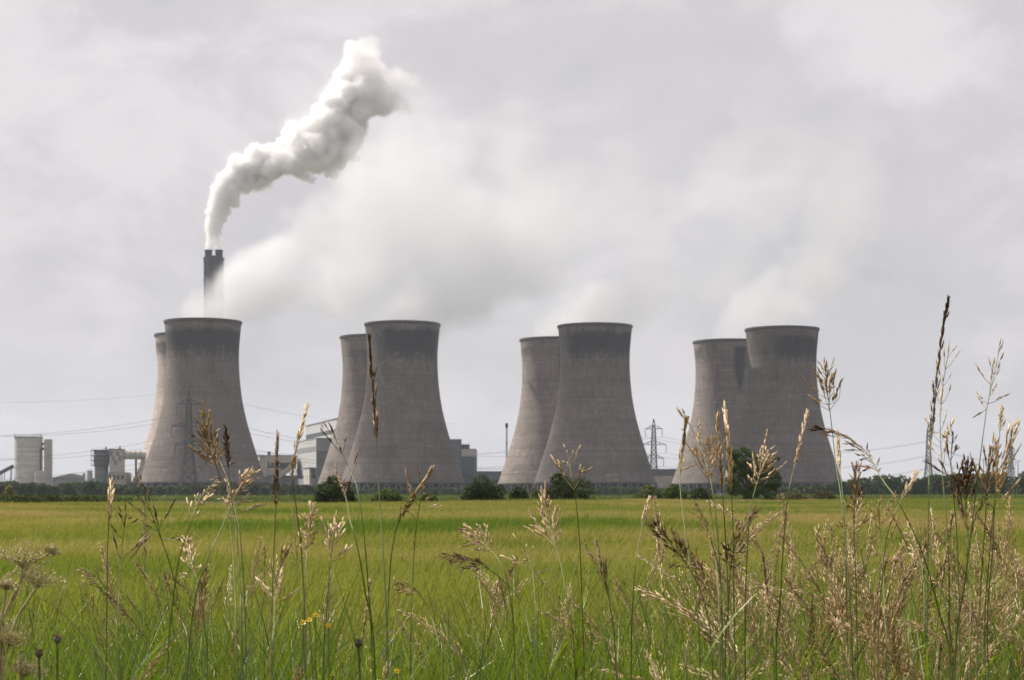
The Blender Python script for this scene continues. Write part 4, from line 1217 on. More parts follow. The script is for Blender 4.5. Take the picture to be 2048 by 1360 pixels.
HERO = [  # (pixels from tip downwards), distance, rows of panicle, style, straw, stem, label
 ([(1897, 601), (1886, 660), (1873, 760), (1862, 880), (1857, 1010), (1852, 1330)], 2.75, 300, 'tight', 'B', 'G', 'tallest dark brown grass head rising above every other stem'),
 ([(1897, 705), (1886, 770), (1880, 850), (1886, 960), (1897, 1110), (1900, 1330)], 2.85, 250, 'sparse', 'P', 'G', 'loose pale pink grass head just behind the tallest stem'),
 ([(1998, 703), (1977, 800), (1970, 840), (1956, 950), (1932, 1150), (1910, 1340)], 2.8, 150, 'sparse', 'M', 'G', 'slim leaning grass head alone against the sky right of the tallest stem'),
 ([(2003, 820), (1998, 880), (1992, 960), (1985, 1100), (1975, 1300)], 2.9, 70, 'tight', 'P', 'G', 'short plump pale head on the bright stem beside the leaning slim head'),
 ([(2028, 868), (2008, 930), (1990, 1005), (1978, 1120), (1970, 1320)], 2.7, 150, 'open', 'P', 'G', 'pale forked grass head below the farthest small pylon'),
 ([(1985, 905), (1975, 970), (1970, 1050), (1960, 1200), (1955, 1330)], 2.75, 130, 'open', 'M', 'G', 'bushy brownish grass head left of the forked pale head'),
 ([(1650, 738), (1657, 800), (1663, 850), (1672, 930), (1684, 1010), (1698, 1180), (1705, 1340)], 2.8, 130, 'open', 'P', 'G', 'pale pink grass head beside the right edge of the last near tower'),
 ([(1637, 853), (1690, 872), (1732, 905), (1764, 958), (1800, 1010), (1846, 1110), (1880, 1230), (1905, 1350)], 2.55, 200, 'nod', 'B', 'G', 'dark brown head bowed far over, its stem sloping down to the right'),
 ([(1676, 870), (1678, 920), (1686, 1000), (1692, 1120), (1695, 1300)], 2.95, 110, 'tight', 'P', 'G', 'thin pale head just below the bowed dark head tip'),
 ([(1613, 830), (1592, 920), (1577, 985), (1568, 1070), (1560, 1210), (1552, 1340)], 2.65, 150, 'tight', 'P', 'G', 'slender pink spike leaning right in front of the last near tower'),
 ([(1450, 815), (1456, 880), (1461, 960), (1466, 1060), (1470, 1300)], 2.8, 170, 'tight', 'P', 'G', 'upright pale spike just left of the tree, taller of a pair'),
 ([(1436, 838), (1440, 900), (1446, 1000), (1452, 1100), (1458, 1300)], 2.85, 150, 'tight', 'P', 'G', 'upright pale spike left of the tree, shorter of a pair'),
 ([(1420, 890), (1418, 950), (1420, 1010), (1432, 1120), (1440, 1300)], 2.6, 110, 'open', 'P', 'Y', 'pale loose head below the paired spikes by the tree'),
 ([(1372, 842), (1363, 920), (1360, 970), (1370, 1060), (1390, 1200), (1400, 1340)], 2.6, 120, 'tight', 'M', 'G', 'brownish upright spike at the left edge of the last far tower'),
 ([(1369, 828), (1394, 880), (1412, 925), (1428, 1000), (1440, 1140), (1445, 1340)], 2.75, 130, 'sparse', 'M', 'G', 'olive nodding head crossing the last far tower'),
 ([(1534, 908), (1516, 960), (1502, 1015), (1494, 1110), (1490, 1330)], 2.65, 110, 'open', 'P', 'G', 'pale pink head in front of the tree trunk side'),
 ([(1135, 908), (1144, 955), (1152, 1005), (1160, 1100), (1168, 1330)], 3.1, 90, 'sparse', 'M', 'G', 'thin lone head in front of the widest dark bush'),
 ([(853, 955), (822, 1000), (797, 1045), (783, 1110), (776, 1220), (772, 1340)], 2.7, 130, 'tight', 'M', 'G', 'pinkish-brown spike leaning right below the second near tower'),
 ([(848, 978), (838, 1020), (830, 1080), (826, 1150), (820, 1330)], 2.9, 110, 'sparse', 'M', 'G', 'thin loose head close right of the leaning pinkish spike'),
 ([(739, 679), (745, 760), (752, 870), (760, 1010), (769, 1160), (776, 1340)], 2.75, 210, 'tight', 'B', 'G', 'very tall narrow brown head on a thin green stem before the second towers'),
 ([(667, 867), (686, 912), (706, 955), (716, 985), (730, 1090), (745, 1330)], 3.0, 110, 'sparse', 'B', 'G', 'sparse brown head leaning left above the round hawthorn'),
 ([(672, 940), (691, 992), (700, 1040), (713, 1085), (730, 1180), (750, 1340)], 2.35, 110, 'tight', 'B', 'G', 'soft dark brown spike in front of the round hawthorn'),
 ([(614, 813), (601, 865), (588, 920), (586, 965), (593, 1020), (604, 1120), (612, 1340)], 2.6, 220, 'tight', 'P', 'G', 'long cream-coloured spike in front of the boiler house'),
 ([(555, 890), (553, 960), (550, 1050), (546, 1150), (540, 1340)], 2.25, 130, 'tight', 'B', 'Y', 'straight dark rusty spike in front of the beige workshop'),
 ([(408, 829), (416, 885), (432, 930), (448, 985), (462, 1060), (470, 1180), (475, 1340)], 2.6, 190, 'open', 'M', 'G', 'pale-tipped head before the collared tower, left of the rusty one'),
 ([(452, 862), (456, 915), (460, 970), (470, 1040), (480, 1160), (486, 1340)], 2.5, 130, 'tight', 'B', 'G', 'dark rusty upright head before the collared tower'),
 ([(411, 858), (432, 905), (452, 952), (468, 1010), (484, 1110), (492, 1340)], 2.7, 120, 'sparse', 'B', 'G', 'thin rusty head slanting between the two heads before the collared tower'),
 ([(496, 953), (472, 990), (446, 1050), (415, 1120), (390, 1200), (375, 1340)], 2.55, 150, 'open', 'P', 'G', 'cream head leaning right below the dark rusty heads'),
 ([(432, 962), (398, 1000), (380, 1050), (358, 1120), (345, 1210), (335, 1340)], 2.6, 150, 'nod', 'P', 'G', 'thick cream head leaning right above the bent straw tangle'),
 ([(223, 967), (219, 1025), (215, 1100), (214, 1200), (212, 1340)], 2.6, 90, 'tight', 'P', 'G', 'short plump pale spike standing alone before the dark hedge end'),
 ([(278, 964), (300, 1020), (325, 1085), (346, 1150), (365, 1240), (380, 1340)], 2.7, 150, 'sparse', 'B', 'G', 'brown head leaning left beside the plump pale spike'),
 ([(165, 1139), (198, 1158), (216, 1190), (232, 1240), (240, 1340)], 2.7, 90, 'nod', 'P', 'G', 'small pale drooping head over the crop near the dry umbels'),
 ([(252, 1035), (244, 1090), (240, 1160), (236, 1340)], 2.7, 120, 'sparse', 'B', 'G', 'thin brown upright head below the plump pale spike'),
 ([(1091, 1000), (1100, 1055), (1122, 1130), (1136, 1220), (1150, 1340)], 2.7, 120, 'open', 'M', 'G', 'pale leaning head over the crop below the widest dark bush'),
 ([(1298, 1001), (1283, 1060), (1272, 1120), (1266, 1200), (1262, 1340)], 2.65, 90, 'tight', 'P', 'G', 'pale spike standing over the crop below the pale flowering bush'),
 ([(1195, 1094), (1208, 1150), (1220, 1210), (1232, 1340)], 2.5, 110, 'tight', 'B', 'G', 'narrow dark spike low over the crop, centre right'),
 ([(1314, 1055), (1350, 1098), (1386, 1150), (1410, 1210), (1425, 1340)], 2.45, 130, 'clump', 'B', 'G', 'dense clumpy dark brown head drooping left'),
 ([(889, 1107), (950, 1122), (1003, 1158), (1042, 1205), (1062, 1280), (1070, 1350)], 2.4, 160, 'nod', 'B', 'G', 'dark arching head bent far left over the middle of the crop'),
 ([(800, 1166), (838, 1188), (862, 1232), (878, 1290), (886, 1350)], 2.5, 80, 'nod', 'M', 'G', 'small arching brown head left of the big dark arching one'),
 ([(1035, 1080), (1054, 1108), (1066, 1150), (1072, 1230), (1075, 1340)], 2.8, 90, 'sparse', 'P', 'G', 'loose pale head hanging left beside the big dark arch'),
 ([(935, 1062), (972, 1092), (1000, 1125), (1020, 1190), (1030, 1340)], 2.7, 110, 'open', 'M', 'G', 'silvery brown head above the big dark arch'),
 ([(1833, 948), (1806, 995), (1782, 1045), (1768, 1120), (1755, 1340)], 2.6, 110, 'tight', 'P', 'Y', 'pale spike leaning right below the bowed dark head'),
 ([(1712, 943), (1711, 985), (1708, 1050), (1712, 1180), (1715, 1340)], 2.7, 140, 'clump', 'M', 'G', 'thick fawn tassel under the bowed dark head'),
 ([(1905, 870), (1902, 930), (1908, 1000), (1915, 1100), (1920, 1340)], 2.7, 180, 'sparse', 'B', 'G', 'drooping brown head close right of the tallest stem'),
 ([(1935, 935), (1930, 990), (1935, 1060), (1940, 1180), (1940, 1340)], 2.65, 160, 'open', 'B', 'G', 'dark drooping tassel before the far wood, right of the tallest stem'),
 ([(570, 1110), (556, 1150), (550, 1200), (548, 1260), (546, 1350)], 2.6, 130, 'open', 'P', 'G', 'bright cream tassel low left of the yellow flowers'),
 ([(625, 1012), (617, 1060), (612, 1130), (608, 1220), (604, 1340)], 2.7, 150, 'clump', 'M', 'G', 'thick mixed tassel above the yellow flowers'),
 ([(672, 1052), (664, 1100), (658, 1160), (652, 1240), (646, 1340)], 2.8, 120, 'open', 'P', 'G', 'cream feathery tassel right of the thick mixed tassel'),
 ([(1505, 1030), (1478, 1075), (1462, 1130), (1456, 1220), (1450, 1340)], 2.5, 140, 'clump', 'B', 'G', 'dense brown tassel below the tree'),
 ([(1395, 1010), (1410, 1045), (1425, 1090), (1440, 1160), (1446, 1340)], 2.5, 120, 'nod', 'P', 'G', 'bleached drooping tassel left below the tree'),
 ([(1412, 1165), (1392, 1220), (1380, 1280), (1372, 1350)], 2.3, 120, 'tight', 'P', 'Y', 'bleached straight spike low in the tangle below the tree'),
 ([(1758, 1010), (1760, 1060), (1766, 1130), (1770, 1240), (1772, 1340)], 2.75, 130, 'sparse', 'M', 'G', 'loose fawn head above the right-hand tangle'),
 ([(1820, 1050), (1832, 1090), (1846, 1150), (1850, 1240), (1852, 1340)], 2.6, 130, 'nod', 'P', 'G', 'bleached head drooping against the tallest stem'),
 ([(375, 1085), (384, 1130), (400, 1180), (410, 1260), (415, 1350)], 2.65, 130, 'clump', 'P', 'G', 'bleached tangle-topped tassel below the thick cream head'),
]


def ground_pt(p, lean=None):
    x, y = p[0], p[1]
    return np.array([x, y, float(ground_z(x, y)) - 0.02])


def hero(pts, d, rows, style, straw, stem, label, idx):
    rng = np.random.default_rng(1000 + idx)
    dd = [d + 0.10 * math.sin(0.9 * k + idx) for k in range(len(pts))]
    W = [np.array(P(px, py, q)) for (px, py), q in zip(pts, dd)]
    last, prev = W[-1], W[-2]
    g = np.array([last[0] + (last[0] - prev[0]) * 1.2, last[1] + rng.uniform(-0.1, 0.1), 0]); g = ground_pt(g)
    mid = (last + g) / 2 + np.array([(last[0] - prev[0]) * 0.25, 0, 0])
    C = catmull([g, mid] + W[::-1], 7)             # from the ground up
    seg = np.linalg.norm(np.diff(C, axis=0), axis=1); cum = np.concatenate([[0], np.cumsum(seg)])
    plen = 1.18 * rows * d / F
    s0 = cum[-1] - plen
    k0 = int(np.searchsorted(cum, s0))
    o = empty('oat_grass_stem', g); tag(o, label, 'grass stem', 'tall wild grass stems in front', 'thing')
    C = C - g
    r = np.interp(cum, [0, cum[-1] * 0.6, cum[-1]], [0.0021, 0.0014, 0.0005])
    mb = MB(); mb.tube(C, r, 5); mb.build('stem', STEMG if stem == 'G' else STEMY, o, True)
    mb, bb = MB(), MB()
    panicle(mb, bb, C[max(k0 - 1, 0):], style, rng, 1.2 * d / 2.6)
    pm = {'P': STRAW, 'B': STRAW_B, 'M': STRAW_M}[straw]
    bm = STRAW_M if straw != 'B' else STRAW_B
    if bb.n:
        me = two_mat('panicle', [mb, bb], [pm, bm]); obj('panicle', me, None, o)
    else:
        mb.build('panicle', pm, o, True)
    for k in range(2):
        f = rng.uniform(0.45, 0.8) if k else rng.uniform(0.6, 0.85)
        s = min(f * s0, s0 - 0.05); p = np.array([np.interp(s, cum, C[:, j]) for j in range(3)])
        if p[2] + g[2] > EYE - 0.30: continue
        mb = MB(); leaf_blade(mb, p, rng.uniform(0, 6.28), rng.uniform(0.12, 0.24), rng.uniform(0.004, 0.008), rng.uniform(0.5, 1.6), rng); mb.build('leaf', BLADE if rng.random() < 0.7 else BLADE2, o)


for i, h in enumerate(HERO):
    hero(*h, i)


# uncountable undergrowth of the field margin
def build_margin():
    rng = np.random.default_rng(77)
    protos = []
    # 0-3 leafy tufts
    for k in range(4):
        mb = MB(); n = 42
        a = rng.uniform(0, 6.28, n); q = rng.uniform(0, 0.10, n)
        base = np.stack([np.cos(a) * q, np.sin(a) * q, np.zeros(n)], 1)
        ribbons(mb, base, a + rng.normal(0, 0.6, n), rng.uniform(0.45, 0.92, n), rng.uniform(0.005, 0.0125, n), rng.uniform(0.12, 0.75, n), rng, 6)
        me = mb.mesh('tuft'); me.materials.append([BLADE, BLADE, BLADE2, STEMY][k]); protos.append(proto('tuft', me))
    # 4-11 flowering stems of several habits
    for k, (style, straw, bendy) in enumerate([('open', STRAW, 0.25), ('tight', STRAW, 0.15), ('nod', STRAW, 0.7), ('sparse', STRAW_M, 0.3), ('clump', STRAW_M, 0.35), ('nod', STRAW_B, 0.55), ('open', STRAW_M, 0.5), ('tight', STRAW_B, 0.2), ('nod', STRAW, 1.0), ('open', STRAW, 0.8)]):
        L = 1.0; t = np.linspace(0, 1, 16)
        th = bendy * t ** 2.2 * 1.5
        x = np.concatenate([[0], np.cumsum(np.sin((th[1:] + th[:-1]) / 2) * L / 15)]); z = np.concatenate([[0], np.cumsum(np.cos((th[1:] + th[:-1]) / 2) * L / 15)])
        C = np.stack([x, 0.02 * np.sin(3 * t), z], 1)
        sb, pb, bb = MB(), MB(), MB()
        sb.tube(C, np.interp(t, [0, 1], [0.0018, 0.0006]), 4)
        panicle(pb, bb, C[12 if style != 'tight' else 13:], style, rng, 0.92)
        for _ in range(2):
            j = rng.integers(4, 10); leaf_blade(sb, C[j], rng.uniform(0, 6.28), rng.uniform(0.15, 0.3), 0.007, rng.uniform(0.4, 1.5), rng, 5)
        mbs = [sb, pb] + ([bb] if bb.n else []); mats = [STEMG if k % 3 else STEMY, straw] + ([STRAW_M] if bb.n else [])
        protos.append(proto('seed_stem', two_mat('seed_stem', mbs, mats)))
    NS = len(protos) - 4
    P_, R_, S_, K_ = [], [], [], []
    # tufts
    n = 4200
    y = rng.uniform(1.9, 7.2, n) ** 1.0; x = rng.uniform(-1, 1, n) * (0.33 * y + 0.5)
    px = x / y * F + 1024
    dens = np.interp(px, [-200, 150, 500, 700, 900, 1100, 1400, 2300], [0.75, 0.8, 0.8, 0.55, 0.5, 0.75, 1.0, 1.0])
    keep = rng.random(n) < dens * np.interp(y, [1.9, 2.6, 3.4, 6.0, 7.2], [0.2, 0.5, 1, 1, 0.45])
    x, y = x[keep], y[keep]; n = len(x)
    P_.append(np.stack([x, y, ground_z(x, y)], 1)); R_.append(rng.uniform(0, 6.28, n))
    s = rng.uniform(0.7, 1.12, n); S_.append(np.stack([s, s, s], 1)); K_.append(rng.choice(4, n, p=[0.38, 0.38, 0.16, 0.08]))
    # seed stems, thick on the right, in drifts elsewhere
    n = 4200
    y = rng.uniform(2.7, 6.4, n); x = rng.uniform(-1, 1, n) * (0.33 * y + 0.4); px = x / y * F + 1024
    dens = np.interp(px, [-200, 80, 200, 380, 520, 640, 720, 860, 950, 1080, 1220, 1330, 1420, 1560, 1700, 1850, 2300], [0.10, 0.10, 0.2, 0.42, 0.32, 0.36, 0.12, 0.14, 0.34, 0.34, 0.38, 0.6, 0.85, 0.75, 0.95, 0.85, 0.8])
    keep = rng.random(n) < dens * np.interp(px, [0, 1250, 1450], [0.36, 0.40, 0.58])
    x, y, px = x[keep], y[keep], px[keep]; n = len(x)
    gz = ground_z(x, y)
    tall = np.interp(px, [0, 400, 600, 760, 900, 1250, 1420, 1700, 2048], [0.92, 1.0, 0.97, 0.86, 0.92, 0.93, 1.06, 1.06, 1.05]) - 0.33
    hgt = np.maximum(0.5, (tall + 0.33) * (0.60 + 0.44 * rng.random(n) ** 2.0))
    hgt = np.where(y > 5.2, hgt + 0.12, hgt)
    P_.append(np.stack([x, y, gz], 1)); R_.append(rng.uniform(0, 6.28, n))
    ss = hgt; S_.append(np.stack([ss, ss, ss], 1)); K_.append(4 + rng.integers(0, NS, n))
    pts = np.concatenate(P_)
    tilt = rng.normal(0, 0.10, (len(pts), 2))
    scatter('margin_grass', 'tangled wild grass and seed heads along the near field margin', 'grass', pts, np.concatenate(R_), np.concatenate(S_), np.concatenate(K_), protos, tilt)
    print('margin plants', len(pts))


build_margin()

# ------------------------------------------------------------------ dry umbels, yellow flowers, knapweed
UMBEL = leafmat('umbel_seed', (0.48, 0.40, 0.20), (0.62, 0.54, 0.29), (0.76, 0.68, 0.42), 9.0, 0.25)
UMSTEM = leafmat('umbel_stem', (0.26, 0.21, 0.10), (0.38, 0.32, 0.15), (0.48, 0.42, 0.22), 5.0, 0.1)
YEL = leafmat('yellow_petal', (0.75, 0.50, 0.01), (0.80, 0.56, 0.015), (0.85, 0.62, 0.02), 9.0, 0.3, 0.35)
KNAP = leafmat('knapweed_bud', (0.05, 0.04, 0.03), (0.09, 0.075, 0.05), (0.16, 0.13, 0.08), 20.0, 0.05)


def umbel_plant(heads, d, label, idx):
    """heads: (px, py, half width px, stem pixels from head downwards)"""
    rng = np.random.default_rng(3000 + idx)
    base = None; objs = []
    foot = P(heads[0][3][-1][0], heads[0][3][-1][1], d); g = ground_pt(np.array(foot))
    o = empty('umbel_plant', g); tag(o, label, 'wildflower', 'umbel plants in front')
    for px, py, hw, path in heads:
        W = [np.array(P(a, b, d)) for a, b in [(px, py + hw * 0.55)] + path]
        C = catmull([g] + W[::-1], 6) - g
        mb = MB(); mb.tube(C, np.linspace(0.0032, 0.0014, len(C)), 6); st = mb.build('stem', UMSTEM, o, True)
        top = C[-1]; ax = C[-1] - C[-3]; ax = ax / np.linalg.norm(ax); ax = ax * 0.55 + np.array([0, 0, 0.6]); ax /= np.linalg.norm(ax)
        u = np.cross(ax, [0, 1, 0.1]); u /= np.linalg.norm(u); v = np.cross(ax, u)
        R0 = hw * d / F; sb, rb = MB(), MB()
        for k in range(20):
            a = k * 2.4; q = R0 * math.sqrt((k + 0.5) / 20)
            tip = top + (u * math.cos(a) + v * math.sin(a)) * q + ax * (R0 * 0.55 - 0.3 * q * q / R0) + rng.normal(size=3) * 0.002
            rb.tube([top, (top + tip) / 2 + ax * 0.004, tip], [0.0011, 0.0008, 0.0006], 4)
            n = 16; dv = rng.normal(size=(n, 3)); dv /= np.linalg.norm(dv, axis=1)[:, None]; dv += ax * 0.7
            sb_pos = tip + dv * rng.uniform(0.003, 0.012, n)[:, None] * R0 / 0.04
            for j in range(0, n, 4): rb.tube([tip, sb_pos[j]], 0.0004, 3)
            spikelets(sb, sb_pos, dv * 0.0034, np.full(n, 0.0011), rng)
        sb.build('umbel', UMBEL, o); rb.build('rays', UMSTEM, o)


umbel_plant([(45, 1108, 48, [(35, 1180), (18, 1215), (-20, 1290), (-40, 1345)]), (98, 1100, 14, [(60, 1130), (40, 1165), (10, 1230), (-30, 1345)]), (72, 1152, 44, [(60, 1195), (32, 1240), (20, 1290), (5, 1350)])], 2.5, 'dry yellowish umbel plant at the frame edge above the crop', 0)
umbel_plant([(12, 1168, 24, [(8, 1210), (0, 1260), (-12, 1345)]), (18, 1278, 26, [(10, 1310), (0, 1350)])], 2.4, 'smaller dry umbel plant cut by the frame edge', 1)
umbel_plant([(48, 1335, 34, [(45, 1365), (40, 1400)])], 2.4, 'low dry umbel in the bottom corner', 2)


def yellow_flower(px, py, d, face, label, idx):
    rng = np.random.default_rng(4000 + idx)
    c = np.array(P(px, py, d)); g = ground_pt(c + np.array([rng.uniform(-0.05, 0.05), 0.03, 0]))
    o = empty('yellow_flower', g); tag(o, label, 'wildflower', 'small yellow flowers in front')
    top = c - g
    mb = MB(); mb.tube(catmull([np.zeros(3), top * 0.5 + np.array([0.02, 0, 0]), top]), 0.0011, 5); mb.build('stem', STEMG, o)
    ax = np.array(face, float); ax /= np.linalg.norm(ax); u = np.cross(ax, [0.1, 1, 0.3]); u /= np.linalg.norm(u); v = np.cross(ax, u)
    for k in range(5):
        a = k * 2 * math.pi / 5; r = u * math.cos(a) + v * math.sin(a); s = -u * math.sin(a) + v * math.cos(a)
        q = 0.0046
        V = [top, top + r * q * 0.5 + s * q * 0.42 + ax * q * 0.25, top + r * q + s * q * 0.3 + ax * q * 0.5, top + r * q * 1.08 + ax * q * 0.5, top + r * q - s * q * 0.3 + ax * q * 0.5, top + r * q * 0.5 - s * q * 0.42 + ax * q * 0.25]
        mb = MB(); mb.add(V, [[0, 1, 2, 3], [0, 3, 4, 5]]); mb.build('petal', YEL, o)
    mb = MB(); mb.lathe([(0.0001, 0.003), (0.0016, 0.002), (0.0016, 0.0)], 8, top); mb.build('centre', YEL, o)


for i, (px, py, lab) in enumerate([(606, 1246, 'largest yellow flower on the left of the small cluster'), (631, 1231, 'topmost yellow flower of the small cluster'), (619, 1240, 'middle yellow flower of the small cluster'), (657, 1252, 'yellow flower apart on the right of the small cluster'), (793, 1343, 'lone yellow flower low at the bottom edge')]):
    yellow_flower(px, py, 2.55 + 0.03 * i, (0.2 * math.sin(i * 2.1), -0.75, 0.6), lab, i)


def knapweed(px, py, d, label, idx):
    rng = np.random.default_rng(5000 + idx)
    c = np.array(P(px, py, d)); g = ground_pt(c + np.array([rng.uniform(-0.08, 0.08), 0.05, 0]))
    o = empty('knapweed', g); tag(o, label, 'wildflower', 'brown knapweed buds in front')
    top = c - g
    mb = MB(); mb.tube(catmull([np.zeros(3), top * 0.55 + np.array([0.02, 0.01, 0]), top]), 0.0016, 5); mb.build('stem', STEMG, o)
    mb = MB(); mb.lathe([(0.001, -0.003), (0.0045, 0.0), (0.0056, 0.0035), (0.0045, 0.007), (0.003, 0.0085)], 10, top); mb.build('bud', KNAP, o, True)
    mb = MB(); n = 40; a = rng.uniform(0, 6.28, n); q = rng.uniform(0.001, 0.006, n)
    spikes(mb, top + np.stack([q * np.cos(a), q * np.sin(a), np.full(n, 0.0075)], 1), np.stack([0.004 * np.cos(a), 0.004 * np.sin(a), rng.uniform(0.002, 0.005, n)], 1), 0.0011, rng)
    mb.build('floret', STRAW_B, o)


for i, (px, py, lab) in enumerate([(115, 1284, 'dark upper knapweed bud of the corner pair'), (78, 1312, 'lower knapweed bud of the corner pair'), (717, 1292, 'knapweed bud in the low middle tangle')]):
    knapweed(px, py, 2.35, lab, i)
# ------------------------------------------------------------------ steam and smoke as real volumes
def vnoise(shape, cell, rng):
    """smooth value noise on a 3D grid, built by interpolating a random lattice axis by axis"""
    cell = cell if isinstance(cell, (tuple, list)) else (cell,) * 3
    g = rng.random([int(s / c) + 3 for s, c in zip(shape, cell)]).astype(np.float32)
    for ax in range(3):
        p = np.arange(shape[ax]) / cell[ax] + 0.37
        i = p.astype(int); f = (p - i).astype(np.float32); f = f * f * (3 - 2 * f)
        sh = [1, 1, 1]; sh[ax] = -1
        a = np.take(g, i, ax); b = np.take(g, i + 1, ax)
        g = a + (b - a) * f.reshape(sh)
    return g


def fbm(shape, cell, octaves, rng, gain=0.5):
    out = np.zeros(shape, np.float32); a = 1.0; tot = 0
    for _ in range(octaves):
        out += a * vnoise(shape, cell, rng); tot += a; a *= gain; cell = cell / 2
        if cell < 1.6: break
    return out / tot


def volume_object(name, lo, dims, vox, dens, mat):
    """mesh whose vertices carry the density samples; geometry nodes turn them into a volume grid"""
    nx, ny, nz = dims
    hi = [lo[k] + vox * (dims[k] - 1) for k in range(3)]
    me = bpy.data.meshes.new(name)
    n = nx * ny * nz
    me.vertices.add(n)
    Z, Y, X = np.meshgrid(np.linspace(lo[2], hi[2], nz), np.linspace(lo[1], hi[1], ny), np.linspace(lo[0], hi[0], nx), indexing='ij')
    me.vertices.foreach_set('co', np.stack([X, Y, Z], -1).astype(np.float32).reshape(-1))
    at = me.attributes.new('d', 'FLOAT', 'POINT')
    at.data.foreach_set('value', np.ascontiguousarray(dens.transpose(2, 1, 0)).astype(np.float32).reshape(-1))
    me.update()
    o = obj(name, me, mat)
    ng = bpy.data.node_groups.new(name + '_grid', 'GeometryNodeTree')
    ng.interface.new_socket('Geometry', in_out='INPUT', socket_type='NodeSocketGeometry')
    ng.interface.new_socket('Geometry', in_out='OUTPUT', socket_type='NodeSocketGeometry')
    w = NT(ng)
    gi = w.n('NodeGroupInput'); go = w.n('NodeGroupOutput')
    pos = w.n('GeometryNodeInputPosition')
    q = w.vmath('MULTIPLY', w.vmath('SUBTRACT', pos.outputs[0], lo), (1 / vox,) * 3)
    s = w.n('ShaderNodeSeparateXYZ', {0: q})
    ix = [w.math('MINIMUM', w.math('MAXIMUM', w.math('ROUND', s.outputs[k]), 0.0), dims[k] - 1.0) for k in range(3)]
    idx = w.math('MULTIPLY_ADD', w.math('MULTIPLY_ADD', ix[2], float(ny), ix[1]), float(nx), ix[0])
    f2i = w.n('FunctionNodeFloatToInt', {0: idx}, rounding_mode='ROUND')
    na = w.n('GeometryNodeInputNamedAttribute', {'Name': 'd'}, data_type='FLOAT')
    smp = w.n('GeometryNodeSampleIndex', {'Geometry': gi.outputs[0], 'Value': na.outputs[0], 'Index': f2i.outputs[0]}, data_type='FLOAT', domain='POINT')
    vc = w.n('GeometryNodeVolumeCube', {'Density': smp.outputs[0], 'Background': 0.0, 'Min': lo, 'Max': hi, 'Resolution X': nx, 'Resolution Y': ny, 'Resolution Z': nz})
    sm = w.n('GeometryNodeSetMaterial', {'Geometry': vc.outputs[0], 'Material': mat})
    ng.links.new(sm.outputs[0], go.inputs[0])
    md = o.modifiers.new('grid', 'NODES'); md.node_group = ng
    return o


def vol_mat(name, dens, aniso=0.0, col=(0.99, 0.99, 0.99)):
    m, w = material(name)
    v = w.n('ShaderNodeVolumePrincipled', {'Color': (*col, 1), 'Density': dens, 'Anisotropy': aniso})
    m.node_tree.links.new(v.outputs[0], w.out.inputs['Volume'])
    return m


def splat(fld, lo, vox, c, r, power=1.0):
    """union (max) of a soft ball into the field: 1 at the centre, 0 on the surface, negative outside"""
    dims = fld.shape
    a = [max(0, int((c[k] - 1.5 * r - lo[k]) / vox)) for k in range(3)]
    b = [min(dims[k], int((c[k] + 1.5 * r - lo[k]) / vox) + 2) for k in range(3)]
    if any(a[k] >= b[k] for k in range(3)): return
    ax = [np.arange(a[k], b[k]) * vox + lo[k] - c[k] for k in range(3)]
    d = np.sqrt(ax[0][:, None, None] ** 2 + ax[1][None, :, None] ** 2 + ax[2][None, None, :] ** 2)
    s = (1 - d / r).astype(np.float32)
    sub = fld[a[0]:b[0], a[1]:b[1], a[2]:b[2]]
    np.maximum(sub, s, out=sub)


def path_points(path, step):
    """path: list of (px, py, distance, radius px); returns world centres and radii, evenly spaced"""
    pts = [(P(a, b, d), r * d / F) for a, b, d, r in path]
    out = []
    for (p, r), (q, s) in zip(pts[:-1], pts[1:]):
        n = max(1, int((q - p).length / (step * 0.5 * (r + s))))
        for k in range(n):
            f = k / n; out.append((p.lerp(q, f), r + (s - r) * f))
    out.append(pts[-1])
    return out


def plume(name, label, paths, vox, mat, seed, puffs, edge, core, namp, ncell, fade=None, pad=1.3, halo=0.0):
    rng = np.random.default_rng(seed)
    balls = []
    for path in paths:
        for c, r in path_points(path, 0.35):
            balls.append((np.array(c), r * 0.86))
            for _ in range(puffs):
                v = rng.normal(size=3); v /= np.linalg.norm(v)
                rr = r * rng.uniform(0.22, 0.48)
                cc = np.array(c) + v * (r * rng.uniform(0.72, 0.98) - rr * 0.35)
                balls.append((cc, rr))
                for _ in range(2):
                    u = rng.normal(size=3); u /= np.linalg.norm(u)
                    if u @ v < -0.2: u = -u
                    r3 = rr * rng.uniform(0.3, 0.5)
                    if r3 > vox * 1.2: balls.append((cc + u * rr * 0.85, r3))
    lo = np.min([c - r * pad for c, r in balls], 0); hi = np.max([c + r * pad for c, r in balls], 0)
    dims = [int((hi[k] - lo[k]) / vox) + 2 for k in range(3)]
    fld = np.full(dims, -1.0, np.float32)
    for c, r in balls: splat(fld, lo, vox, c, r)
    nz = fbm(tuple(dims), ncell / vox, 6, rng, 0.62)
    nz2 = fbm(tuple(dims), 2.5 * ncell / vox, 3, rng, 0.5)
    f = fld + (nz - 0.5) * namp
    dens = np.clip((f + 0.02) / edge, 0, 1)
    dens = dens * dens * (3 - 2 * dens) * core * (0.45 + 1.1 * nz2)
    if halo:                                    # thin torn vapour round the dense core
        hz = np.clip((f + 0.42) / 0.42, 0, 1) * np.clip((nz - 0.46) / 0.12, 0, 1)
        dens = np.maximum(dens, hz * halo)
    ax = [np.arange(dims[k]) * vox + lo[k] for k in range(3)]
    if fade is not None:
        dens *= fade(ax[0][:, None, None], ax[1][None, :, None], ax[2][None, None, :], nz2, nz)
    dens[[0, -1]] = 0; dens[:, [0, -1]] = 0; dens[:, :, [0, -1]] = 0
    print(name, dims, np.prod(dims))
    o = volume_object(name, tuple(float(v) for v in lo), dims, vox, dens, mat)
    tag(o, label, 'steam', kind='stuff')
    return o


